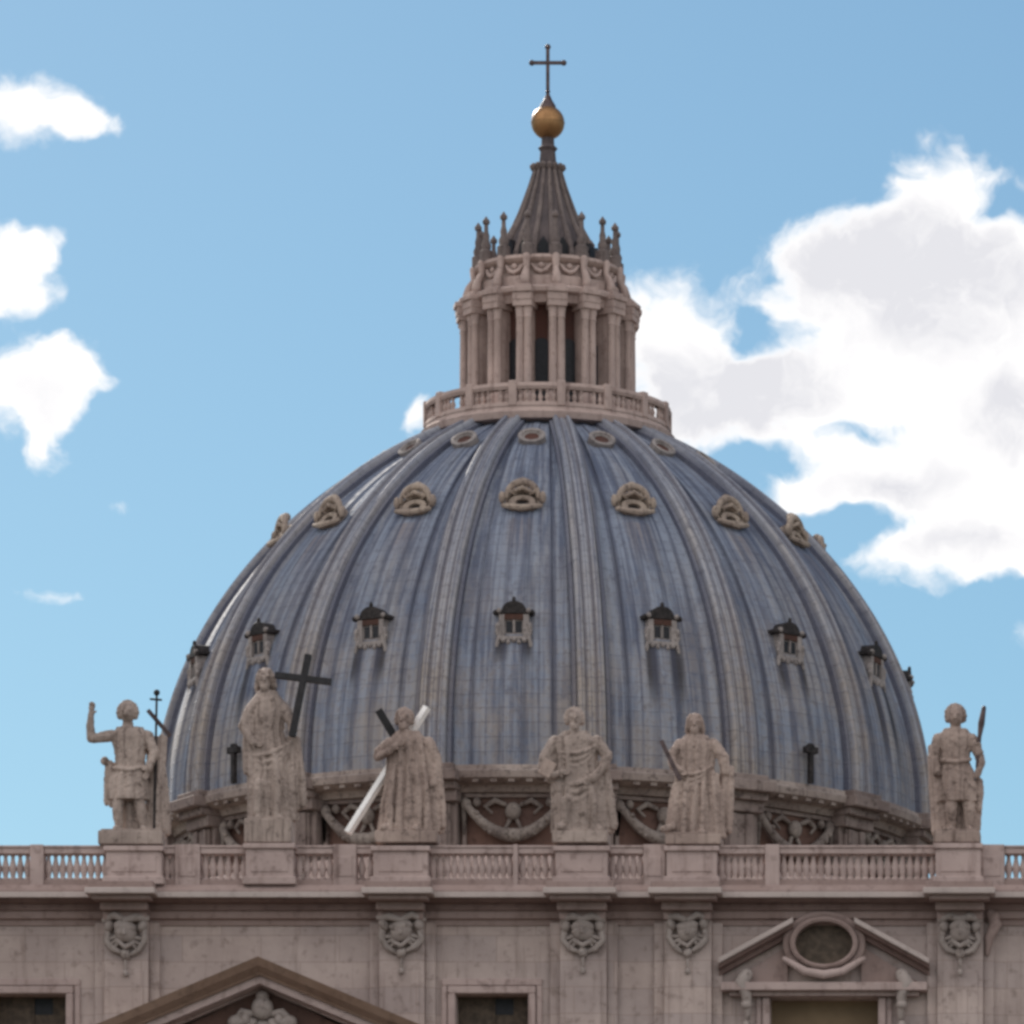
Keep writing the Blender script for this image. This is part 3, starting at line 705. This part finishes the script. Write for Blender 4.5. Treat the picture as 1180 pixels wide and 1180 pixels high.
# pilasters with carved heads
def pilaster(a, b_):
    p = MB(); p.box(a, b_, -.55, 0, 34, ZC-.86); p.box(a-.45, a-.004, -.25, 0, 34, ZC-.9); p.box(b_+.004, b_+.45, -.25, 0, 34, ZC-.9)
    p.box(a+.22, b_-.22, -.60, -.5, 34, fz(1118, -.6))
    po = p.build('pilaster', M_WALL, fac, bevel=.03)
    cx_ = (a+b_)/2; z1 = fz(1048, -.8); y = -.62
    o = MB()
    # volutes, wings, head, festoon and bell drop
    o.box(cx_-.95, cx_+.95, y-.25, y+.1, z1-.28, z1+.02)
    o.tube([(cx_-.9, y-.12, z1-.42), (cx_-.45, y-.3, z1-.30), (cx_, y-.34, z1-.52), (cx_+.45, y-.3, z1-.30), (cx_+.9, y-.12, z1-.42)], [.16, .2, .16, .2, .16], 8)
    for s in (-1, 1):
        o.ball((cx_+s*.74, y-.08, z1-.72), (.24, .3, .28), 10, 8)
        o.tube([(cx_+s*.80, y-.05, z1-.9), (cx_+s*.92, y-.1, z1-1.35), (cx_+s*.62, y-.12, z1-1.75), (cx_+s*.25, y-.12, z1-1.95)], [.16, .17, .15, .1], 8)
        for k in range(3): o.tube([(cx_+s*.25, y-.18, z1-1.2-.13*k), (cx_+s*(.78-.12*k), y-.08, z1-1.28-.22*k)], [.12, .08], 7)
        o.ball((cx_+s*.19, y-.46, z1-1.02), (.07, .06, .05), 6, 5)
    o.ball((cx_, y-.2, z1-1.0), (.50, .34, .50), 14, 10); o.ball((cx_, y-.3, z1-.8), (.52, .26, .28), 12, 8)
    o.tube([(cx_, y-.5, z1-.92), (cx_, y-.58, z1-1.14)], [.07, .09], 7)
    o.tube([(cx_-.35, y-.2, z1-1.45), (cx_, y-.3, z1-1.72), (cx_+.35, y-.2, z1-1.45)], [.1, .14, .1], 8)
    o.ball((cx_, y-.15, z1-2.0), (.22, .2, .24), 9, 7); o.tube([(cx_, y-.1, z1-2.2), (cx_, y-.06, z1-2.75)], [.08, .05], 7); o.ball((cx_, y-.1, z1-2.85), (.13, .12, .16), 8, 6)
    jx, jz = random.uniform(.9, 1.04), random.uniform(.92, 1.05); ph_ = random.uniform(0, 6)
    o.v = [(cx_+(x-cx_)*jx*(1+.05*sin(3*q_+ph_)), y_-.06*sin(5*x+ph_), z1+(q_-z1)*jz+.05*sin(4*x+ph_)) for x, y_, q_ in o.v]
    oo = o.build('carved_head', M_CARVE, po, smooth='all')
for a, b_ in PILA: pilaster(a, b_)
o = MB(); q = at(1141, 1052, -.4); o.tube([(q.x, -.35, q.z), (q.x+.25, -.5, q.z-.5), (q.x-.05, -.45, q.z-1.1), (q.x-.12, -.35, q.z-1.75)], [.22, .28, .2, .1], 9); o.ball((q.x+.2, -.45, q.z-.2), (.26, .25, .26), 9, 7)
o.build('scroll_bracket', M_BED, fac, smooth='all')
# balustrade
YB = -.35
zr0, zr1, zb0 = fz(985, YB), fz(975.5, YB), fz(1015, YB)
ped = [(122, 186, 975), (283, 338, 972), (430, 493, 975), (640, 700, 975), (768, 826, 975), (1078, 1130, 972)]
PED = [(fx(a, -1.15), fx(b_, -1.15)) for a, b_, _ in ped]
solid = [(fx(36, YB), fx(52, YB)), (fx(203, YB), fx(232, YB)), (fx(385, YB), fx(412, YB)), (fx(742, YB), fx(768, YB)), (fx(882, YB), fx(899, YB)), (fx(1128, YB), fx(1158, YB)), (fx(592, YB), fx(598, YB))]
blocks = sorted([(a, b_) for a, b_ in PED]+solid)
blocks = [(-57.0, -55.5)]+[(x-.4, x+.4) for x in (-51, -45, -40, -34.5, -29, -24, -18.5)]+[(a, b_) for a, b_ in blocks if True]+[(x-.4, x+.4) for x in (39, 45, 51)]+[(55.5, 57.0)]
balp = [(.17, 0), (.17, .09), (.10, .13), (.105, .2), (.17, .42), (.155, .55), (.085, .8), (.08, .92), (.14, .98), (.16, 1.02), (.16, 1.0)]
hb = zr0-zb0
bm_ = MB(); bm_.lathe([(r_, z_*hb/1.0) for r_, z_ in balp[:-1]], 10)
bsrc = bm_.build('baluster', M_TRIM, None, smooth=True); first = [True]
def baluster(x, par):
    c = bsrc if first[0] else bsrc.copy()
    if not first[0]: COL.objects.link(c)
    first[0] = False; c.parent = par; c.location = (x, YB, zb0)
ends = [(blocks[i][1], blocks[i+1][0]) for i in range(len(blocks)-1)]
nb = 0
for a, b_ in ends:
    if b_-a < .12: continue
    s = MB(); s.box(a, b_, YB-.30, YB+.30, zr0, zr1-.1); s.box(a, b_, YB-.36, YB+.36, zr1-.1, zr1); bb_ = MB(); bb_.box(a, b_, YB-.32, YB+.32, ZC+.6, zb0)
    if b_ < fx(-30, YB)-8 or a > fx(1215, YB)+4:      # bays outside the picture keep their balusters in one mesh
        for i in range(max(1, round((b_-a)/.315))): s.lathe([(r_, zb0+z_*hb) for r_, z_ in balp[:-1]], 8, a+(i+.5)*(b_-a)/max(1, round((b_-a)/.315)), YB)
    so = s.build('balustrade', M_TRIM, fac, bevel=.02); bb_.build('plinth', M_BED, so)
    x_l, x_r = fx(-30, YB), fx(1215, YB)
    if b_ < x_l-8 or a > x_r+4: continue
    n = max(1, round((b_-a)/.315))
    for i in range(n):
        baluster(a+(i+.5)*(b_-a)/n, so); nb += 1
for a, b_ in blocks:
    if (a, b_) in PED: continue
    s = MB(); s.box(a+.005, b_-.005, YB-.42, YB+.42, ZC+.6, zr1+.03); 
    if b_-a > .7: s.box(a+.18, b_-.18, YB-.46, YB-.3, zb0+.12, zr0-.12)
    s.build('balustrade_pier', M_TRIM, fac, bevel=.03)
for (a, b_), (_, _, pt) in zip(PED, ped):
    s = MB(); top = fz(pt, -1.15); s.box(a, b_, -1.15, .9, ZC+.6, top-.02); s.box(a-.12, b_+.12, -1.3, 1.0, ZC+.61, ZC+.95); s.box(a-.1, b_+.1, -1.28, 1.0, top-.22, top)
    s.box(a+.22, b_-.22, -1.19, -1.0, ZC+1.15, top-.4)
    s.build('pedestal', M_TRIM, fac, bevel=.03)

# main pediment
za = fz(1102, -4.2)
SL = .42; L = 14.8
PX = .41
ped_o = MB(); ped_o.poly([(PX-L+1.5, za-SL*L-1.2), (PX+L-1.5, za-SL*L-1.2), (PX, za-1.16)], -2.3, 0)
pedo = ped_o.build('pediment', M_DRUM, fac)
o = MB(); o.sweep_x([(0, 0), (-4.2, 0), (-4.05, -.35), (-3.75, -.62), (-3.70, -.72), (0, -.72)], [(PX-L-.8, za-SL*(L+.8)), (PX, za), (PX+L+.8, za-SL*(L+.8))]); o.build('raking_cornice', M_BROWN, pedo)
o = MB(); o.sweep_x([(0, -.725), (-3.55, -.725), (-3.55, -1.06), (-2.6, -1.12), (-2.55, -1.2), (0, -1.2)], [(PX-L-.4, za-SL*(L+.4)), (PX, za), (PX+L+.4, za-SL*(L+.4))]); o.build('raking_moulding', M_TRIM, pedo)
o = MB(); zc = za-2.75; y = -2.4
o.ball((0, y-.25, zc+.75), (.48, .42, .52), 14, 10); o.ball((0, y-.3, zc+1.25), (.30, .3, .25), 10, 8)
for s in (-1, 1):
    for k in range(4): o.tube([(s*.35, y-.2, zc+.5-.3*k), (s*(.85+.12*k), y-.35, zc+.55-.42*k), (s*(1.25+.25*k), y-.15, zc+.2-.5*k)], [.14, .2, .12], 8)
    o.ball((s*1.15, y-.25, zc+.15), (.36, .3, .3), 10, 8); o.ball((s*.72, y-.25, zc+.25), (.24, .3, .3), 10, 8); o.ball((s*1.9, y-.2, zc-.5), (.4, .3, .35), 10, 8)
    o.tube([(s*.4, y-.3, zc+.1), (s*1.0, y-.4, zc-.6), (s*.7, y-.4, zc-1.5), (0, y-.3, zc-2.0)], [.16, .2, .2, .14], 8)
o.ball((0, y, zc-.7), (.85, .4, 1.05), 16, 12)
rel = o.build('relief', M_CARVE, pedo, smooth='all'); rel.location.x = PX
# lower order, below the picture
en = MB()
en.box(-57.3, 57.3, -1.5, 0, 33.0, 33.99); en.box(-L-1, L+1, -4.2, -.01, 34.4, 35.6); en.box(-L-.4, L+.4, -3.6, -.02, 29.0, 34.39); en.box(-57, 57, -1.0, 0, 28, 32.99); en.box(-57.4, 57.4, -2.2, 0, 32.4, 32.99)
en.build('entablature', M_TRIM, fac)
cl = MB(); cl.lathe([(1.7, 3), (1.7, 3.6), (1.45, 3.9), (1.4, 6), (1.38, 14), (1.2, 25.2), (1.4, 25.5), (1.3, 25.8), (1.8, 28.0), (1.8, 28.9)], 32, 0, -1.9)
c0 = cl.build('column', M_TRIM, fac, smooth=True)
for i, x in enumerate((-12.5, -6.2, 6.2, 12.5, -19, 19, -30, 30)):
    c = c0 if i == 0 else c0.copy()
    if i: COL.objects.link(c); c.parent = fac
    c.location.x = x

# ------------------------------------------------------------------ statues
YS = -.25
class Fig:
    """a carved figure: authoring coordinates are photograph pixels on the statue's plane, y metres towards the viewer"""
    def __init__(s, cx, base):
        s.cx, s.base = cx, base; s.o = at(cx, base, YS); s.mb = MB()
    def p(s, px, py, y=0.0):
        q = at(px, py, YS)-s.o; return Vector((q.x, y, q.z))
    def limb(s, pts, rad, flat=1.0, n=10):
        s.mb.tube([s.p(*q) for q in pts], [r/26.6 for r in rad], n, flat); return s
    def ell(s, px, py, rx, ry, y=0, d=None):
        s.mb.ball(s.p(px, py, y), (rx/26.6, (d if d else rx)/26.6, ry/26.6), 14, 10); return s
    def head(s, px, py, k=1.0, beard=True, hair='curly', turn=0.0):
        r = 10*k
        s.ell(px, py, r*.78, r*1.12, -.06, r*.9)                    # skull and face
        s.limb([(px+turn*2, py-1*k, -.40*k), (px+turn*2.5, py+3*k, -.47*k)], [1.4*k, 1.9*k])     # nose
        s.limb([(px-4*k+turn, py-2*k, -.33*k), (px+4*k+turn, py-2*k, -.33*k)], [1.6*k, 1.6*k])   # brow
        s.ell(px-r*.78, py+1, 1.6*k, 3*k, .02); s.ell(px+r*.78, py+1, 1.6*k, 3*k, .02)           # ears
        if hair == 'curly':
            for i in range(11):
                a = pi*(i-1)/8; s.ell(px+r*.86*cos(a), py-1-r*1.0*sin(a), 3.6*k, 3.6*k, .02)
            s.ell(px, py-4*k, r*.95, r*.95, .14)
        else:
            s.ell(px, py-3*k, r*.98, r*1.02, .14)
            for q in (-1, 1):
                s.limb([(px+q*r*.80, py-3*k, .02), (px+q*r*.95, py+7*k, .05), (px+q*r*.78, py+16*k, .08)], [2.8*k, 3.0*k, 2.4*k]); s.limb([(px+q*r*.5, py-9*k, -.2), (px+q*r*.86, py-2*k, -.18), (px+q*r*.90, py+9*k, -.05)], [2.2*k, 2.2*k, 2*k])
        if beard:
            s.ell(px+turn, py+9*k, 5*k, 6*k, -.28*k); s.limb([(px-3*k, py+8*k, -.3), (px-1*k, py+16*k, -.26)], [2.4*k, 1.5*k]); s.limb([(px+3*k, py+8*k, -.3), (px+2*k, py+16*k, -.26)], [2.4*k, 1.5*k])
        s.limb([(px, py+6*k, .02), (px, py+17*k, .04)], [5.2*k, 6.5*k])         # neck
        return s
    def hand(s, px, py, dx, dy, y=-.2, k=1.0):
        """palm with five fingers pointing along dx,dy"""
        l = math.hypot(dx, dy); dx /= l; dy /= l; nx, ny = -dy, dx
        s.limb([(px, py, y), (px+dx*5*k, py+dy*5*k, y)], [3.2*k, 3.4*k], .6)
        for i, (o_, ln) in enumerate(((-2.6, 5.0), (-.9, 6.3), (.9, 6.0), (2.6, 4.6))):
            bx_, by_ = px+dx*6*k+nx*o_*k, py+dy*6*k+ny*o_*k
            s.limb([(bx_, by_, y), (bx_+dx*ln*.6*k, by_+dy*ln*.6*k, y-.03), (bx_+dx*ln*k, by_+dy*ln*k, y-.10)], [1.15*k, 1.05*k, .9*k])
        s.limb([(px+nx*2.8*k, py+ny*2.8*k, y), (px+nx*5.6*k+dx*3*k, py+ny*5.6*k+dy*3*k, y-.08)], [1.3*k, 1.1*k])
        return s
    def robe(s, secs, folds=11, amp=.10, seed=0, twist=0.0):
        """secs: (py, px, half width, half depth px)"""
        rnd = random.Random(seed); ph = [rnd.uniform(0, 6.28) for _ in range(4)]
        n = 72; m = 5*(len(secs)-1)+1; vs = []; fs = []
        for j in range(m):
            t = j/5; i = min(int(t), len(secs)-2); w = t-i; w2 = w*w*(3-2*w)
            py, px, rx, ry = [secs[i][k]*(1-w2)+secs[i+1][k]*w2 for k in range(4)]
            py = secs[i][0]*(1-w)+secs[i+1][0]*w
            g_ = j/(m-1)
            for q in range(n):
                a = 2*pi*q/n
                f = abs(sin(.5*folds*a+ph[0]+twist*g_+.5*sin(3*a+ph[1]+2*g_)))**.7
                f = (f-.6)+.35*sin(2.3*folds*a/2+ph[2]+1.5*twist*g_)
                k_ = 1+amp*(.25+.75*min(1, g_*1.6))*f
                c = s.p(px, py); vs.append(Vector((c.x+rx/26.6*k_*cos(a), ry/26.6*k_*sin(a), c.z)))
        for j in range(m-1):
            for q in range(n): fs.append((j*n+q, j*n+(q+1) % n, (j+1)*n+(q+1) % n, (j+1)*n+q))
        fs.append(tuple(range(n))); fs.append(tuple((m-1)*n+q for q in range(n))[::-1])
        s.mb.add(vs, fs); return s
    def cloth(s, a, b, r0, r1, k=4, sway=3, y=.05):
        """a hanging fall of cloth: a few parallel pleats from a to b"""
        for i in range(k):
            u = (i/(k-1)-.5) if k > 1 else 0
            s.limb([(a[0]+u*r0*1.6, a[1]+abs(u)*4, y-.1*(i % 2)), ((a[0]+b[0])/2+u*(r0+r1)+sway*sin(i*2.1), (a[1]+b[1])/2, y-.12*(i % 2)), (b[0]+u*r1*2.0, b[1]+3*sin(i*1.7), y-.1*(i % 2))], [r0*.62, (r0+r1)*.34, r1*.62], .8)
        return s
    def drape(s, a, b, sag, k=4, gap=5.0, r=2.4, y=-.42):
        """curved folds swung from a to b, nested below each other"""
        for i in range(k):
            pts = []
            for j in range(9):
                t = j/8; w = 4*t*(1-t)
                pts.append((a[0]+(b[0]-a[0])*t, a[1]+(b[1]-a[1])*t+(sag+gap*i)*w+gap*.45*i*(1-t), y*(.55+.45*w)+.03*i))
            s.limb(pts, [r*(.6+.5*(4*(j/8)*(1-j/8))) for j in range(9)], 1.0, 8)
        return s
    def finish(s, label, mat, plinth):
        root = empty('statue', s.o); tag(root, label, 'statue', 'stone statues standing along the balustrade')
        b = s.mb.build('figure', mat, root)
        r_ = b.modifiers.new('remesh', 'REMESH'); r_.mode = 'VOXEL'; r_.voxel_size = .031; r_.use_smooth_shade = True
        sm = b.modifiers.new('smooth', 'SMOOTH'); sm.factor = .3; sm.iterations = 1
        dt = bpy.data.textures.get('wear') or bpy.data.textures.new('wear', 'CLOUDS'); dt.noise_scale = .16; dt.noise_depth = 3
        dp = b.modifiers.new('wear', 'DISPLACE'); dp.texture = dt; dp.strength = .07; dp.mid_level = .5; dp.texture_coords = 'GLOBAL'
        x0, x1, py = plinth
        pb = MB(); a = s.p(x0, py); c = s.p(x1, s.base+2)
        pb.box(a.x, c.x, -.8, .75, a.z, c.z); pb.box(a.x+.1, c.x-.1, -.72, .7, c.z, c.z+.08); pb.build('plinth', mat, root, bevel=.06)
        return root

# 1: raised arm, tunic, cloak at the side
f = Fig(148, 958)
f.head(147, 822, 1.1, beard=False)
f.robe([(838, 150, 15, 9), (848, 150, 22, 11), (870, 150, 17, 10), (884, 150, 16, 10), (900, 149, 21, 11), (922, 148, 23, 12)], 12, .16, 1)
f.limb([(130, 848, -.05), (112, 851, -.15), (106, 852, -.2)], [7, 6, 5.5]); f.limb([(106, 852, -.2), (105, 835, -.25), (106, 824, -.25)], [5.5, 4.5, 3.5]); f.hand(106, 823, .15, -1, -.25)
f.limb([(170, 848, -.05), (178, 868, -.1), (172, 888, -.3)], [7, 6, 4.5]); f.hand(172, 888, -.3, 1, -.32)
f.limb([(137, 918, -.05), (136, 935, -.12), (137, 954, .0)], [8, 6.5, 4.5]); f.limb([(159, 918, -.05), (163, 936, -.02), (164, 954, .05)], [8, 6.5, 4.5])
f.limb([(137, 955, .0), (134, 956, -.35)], [4, 3]); f.limb([(164, 955, .05), (168, 956, -.28)], [4, 3])
f.limb([(133, 886, -.25), (150, 889, -.42), (167, 885, -.25)], [2.5, 2.8, 2.5])
f.cloth((150, 905), (150, 955), 9, 7, 4, 1, .38)
f.cloth((127, 878), (128, 924), 5, 6, 3, 1, .25); f.ell(120, 876, 5, 5, .2)
f.cloth((176, 850), (182, 956), 6, 9, 5, 2, .28); f.cloth((186, 848), (178, 958), 5, 6, 3, 2, .1)
st = f.finish('stone statue with one bare arm raised, cloak at its side and a thin knobbed staff', M_STATUE, (116, 190, 976))
o = MB(); a = f.p(178, 956, -.1); b = f.p(181, 800, -.1); o.tube([a, b], [.06, .05], 8); o.ball(b+Vector((0, 0, .05)), .14, 10, 8); o.tube([f.p(174, 806, -.1), f.p(186, 807, -.1)], .05, 8); o.build('staff', M_IRON, st, smooth=True)
o = MB(); o.bar(f.p(171, 819, -.2), f.p(196, 848, .1), .19, .1); o.build('banner', M_BRONZE, st, bevel=.02)

# 2: upright cross
f = Fig(312, 944)
f.head(306, 783, 1.08, beard=True, hair='long')
f.robe([(797, 308, 12, 10), (813, 308, 22, 12), (843, 307, 19, 11), (862, 308, 22, 12), (900, 311, 25, 13), (928, 313, 26, 13), (946, 314, 27, 13)], 13, .24, 2, 1.2)
f.limb([(290, 817, -.05), (281, 838, -.2), (293, 858, -.45)], [7.5, 6.5, 5]); f.hand(293, 858, .9, .2, -.5)
f.limb([(327, 817, -.05), (338, 836, -.2), (338, 846, -.4)], [7.5, 6, 4.5]); f.hand(338, 845, .3, -1, -.42)
f.cloth((288, 826), (290, 890), 5, 6, 3, 1, -.15); f.cloth((338, 850), (342, 930), 6, 8, 4, 2, .0)
f.drape((290, 872), (336, 856), 6, 5, 7, 2.6, -.48); f.limb([(318, 872, -.45), (322, 910, -.5), (320, 944, -.52)], [3, 4.5, 4]); f.limb([(300, 905, -.5), (298, 940, -.5)], [6, 4])
f.limb([(301, 942, -.4), (299, 944, -.6)], [3.5, 3]); f.limb([(322, 942, -.4), (325, 944, -.6)], [3.5, 3])
st = f.finish('robed stone statue holding a tall black upright cross', M_STATUE, (284, 338, 974))
o = MB(); y = -.62; o.bar(f.p(338.5, 852, y), f.p(357.5, 757, y), .30, .24); o.build('cross', M_CROSSW, st, bevel=.02)
o2 = MB(); o2.bar(f.p(319, 781, y-.002), f.p(384, 789, y-.002), .29, .22); o2.build('crossbar', M_CROSSW, st, bevel=.02)

# 3: diagonal cross
f = Fig(472, 958)
f.head(466, 829, 1.0, beard=True, hair='curly', turn=-1)
f.robe([(843, 470, 14, 10), (856, 471, 24, 12), (880, 473, 25, 12), (905, 474, 27, 13), (935, 474, 31, 14), (960, 474, 34, 14)], 15, .30, 3, .4)
f.limb([(450, 856, -.05), (436, 868, -.1), (436, 874, -.25)], [7, 6, 5]); f.limb([(436, 874, -.25), (450, 868, -.5), (458, 862, -.55)], [5, 4.5, 4]); f.hand(456, 862, 1, -.4, -.58)
f.drape((454, 852), (490, 852), 8, 3, 6, 1.8, -.4)
f.limb([(494, 856, -.05), (504, 880, -.05), (500, 905, -.2)], [7.5, 7, 6]); f.cloth((500, 868), (504, 955), 6, 7, 4, 1, -.05)
for x in (452, 463, 474, 485, 494): f.limb([(x*.8+470*.2, 885, -.36), (x, 920, -.46), (x-1, 957, -.5)], [2.2, 3.2, 3.6])
f.limb([(448, 955, -.4), (444, 957, -.75)], [5, 4]); f.limb([(480, 957, -.4), (482, 958, -.7)], [5, 4])
st = f.finish('bearded stone statue in pleated robe leaning on a diagonal cross', M_STATUE2, (434, 506, 974))
o = MB(); o.bar(f.p(401, 960, -.05), f.p(491, 813, .45), .27, .27, radians(58)); o.build('bright_beam', M_BEAM, st, bevel=.015)
o = MB(); o.bar(f.p(436, 818, .0), f.p(506, 935, .95), .34, .24); o.build('dark_beam', M_CROSSW, st, bevel=.015)  # other arm of the cross, its shade put into the dark colour

# 4: broad robe, both arms out
f = Fig(668, 958)
f.head(662, 829, 1.05, beard=True, hair='curly', turn=1)
f.robe([(843, 663, 15, 10), (856, 663, 26, 12), (880, 664, 23, 12), (905, 666, 27, 13), (935, 670, 30, 14), (960, 672, 32, 14)], 11, .26, 4, 1.6)
f.limb([(640, 855, -.05), (628, 874, -.15), (626, 884, -.25)], [8, 7, 6]); f.limb([(626, 884, -.25), (640, 896, -.5), (648, 892, -.55)], [6, 5, 4]); f.hand(646, 893, 1, -.1, -.56)
f.limb([(688, 855, -.05), (700, 872, -.15), (697, 885, -.3)], [8, 7, 6]); f.limb([(697, 885, -.3), (684, 900, -.5)], [5.5, 4.5]); f.hand(685, 899, -.8, .5, -.5)
f.cloth((632, 870), (640, 900), 6, 6, 3, 1, -.1); f.cloth((692, 880), (698, 955), 7, 9, 4, 2, .0); f.cloth((645, 905), (648, 950), 6, 6, 3, 1, -.25)
f.drape((643, 866), (690, 858), 8, 3, 6, 2.4, -.45); f.drape((648, 905), (694, 886), 8, 4, 8, 3.0, -.5); f.limb([(680, 900, -.4), (686, 930, -.5), (684, 958, -.5)], [3, 4.5, 4]); f.limb([(655, 925, -.55), (652, 950, -.5)], [7, 5])
f.limb([(651, 953, -.45), (646, 956, -.75)], [5, 4]); f.limb([(690, 956, -.35), (693, 958, -.6)], [5, 4])
st = f.finish('broad stone statue in heavy draped robe with both elbows out', M_STATUE, (638, 702, 974))
o = MB(); o.box(-.28, .28, -.08, .08, -.35, .35, Matrix.Translation(f.p(632, 888, -.55)) @ Matrix.Rotation(.5, 4, 'Y')); o.build('book', M_STATUE2, st, bevel=.02)

# 5: veiled, dark blade
f = Fig(802, 962)
f.head(801, 834, .98, beard=True, hair='long')
f.robe([(848, 802, 14, 10), (860, 802, 23, 12), (884, 801, 20, 11), (896, 801, 21, 11), (925, 799, 25, 13), (963, 798, 28, 13)], 13, .28, 5, .5)
f.limb([(784, 858, -.05), (774, 872, -.15), (776, 884, -.3)], [7, 6, 5]); f.limb([(776, 884, -.3), (786, 890, -.5)], [5, 4]); f.hand(782, 888, .7, .5, -.52)
f.limb([(822, 858, -.05), (834, 874, -.1), (836, 890, -.1)], [7.5, 7, 6]); f.cloth((838, 884), (833, 960), 6, 7, 4, 1, .05); f.cloth((822, 892), (826, 965), 5, 7, 3, 1, -.2)
f.cloth((783, 905), (776, 960), 6, 6, 4, 1, -.15)
f.drape((782, 892), (820, 884), 6, 3, 5, 2.2, -.45); f.drape((788, 852), (816, 852), 10, 3, 6, 1.8, -.38)
for x in (790, 800, 811): f.limb([(x, 905, -.40), (x-1, 962, -.5)], [2.5, 3.6])
f.limb([(776, 955, -.45), (766, 959, -.85)], [4.5, 4]); f.limb([(808, 961, -.4), (811, 962, -.65)], [5, 4])
st = f.finish('long-haired stone statue holding a dark slanting blade, cloak hanging from one arm', M_STATUE2, (768, 832, 976))
o = MB(); o.bar(f.p(763, 856, -.62), f.p(785, 902, -.6), .19, .07); o.build('blade', M_BRONZE, st, bevel=.015)

# 6: short tunic, club on the shoulder
f = Fig(1104, 958)
f.head(1101, 826, 1.1, beard=False)
f.robe([(840, 1101, 14, 9), (851, 1101, 22, 11), (872, 1101, 16, 10), (878, 1102, 15, 9), (892, 1103, 19, 11), (912, 1104, 22, 12), (924, 1104, 22, 12)], 10, .18, 6)
f.limb([(1081, 852, -.05), (1076, 872, .0), (1080, 892, -.2)], [7, 6, 5]); f.limb([(1120, 852, -.05), (1128, 870, -.1), (1131, 880, -.2)], [7, 6, 5]); f.limb([(1131, 880, -.2), (1126, 895, -.2)], [5, 4]); f.hand(1127, 870, .1, -1, -.35)
f.limb([(1097, 912, -.05), (1096, 935, -.15), (1097, 955, .0)], [9, 7, 4.5]); f.limb([(1114, 912, -.05), (1117, 935, -.05), (1116, 955, .0)], [9, 7, 4.5])
f.limb([(1097, 956, .0), (1094, 957, -.35)], [4, 3]); f.limb([(1116, 956, .0), (1119, 957, -.35)], [4, 3])
f.limb([(1085, 877, -.25), (1102, 880, -.40), (1118, 876, -.25)], [2.5, 2.8, 2.5])
f.cloth((1106, 905), (1106, 955), 9, 7, 4, 1, .38)
f.cloth((1077, 858), (1086, 958), 6, 8, 5, 2, .25); f.cloth((1126, 902), (1122, 955), 5, 5, 3, 1, .3); f.ell(1128, 912, 6, 14, .15)
f.limb([(1128, 900, .1), (1128, 932, .15)], [5, 4])
st = f.finish('stone statue in belted tunic with a club raised against its shoulder', M_STATUE2, (1076, 1130, 974))
o = MB(); o.tube([f.p(1126, 885, -.3), f.p(1129, 850, -.3), f.p(1131, 835, -.3), f.p(1134, 817, -.3)], [.07, .09, .15, .10], 9); o.build('club', M_BRONZE, st, smooth=True)
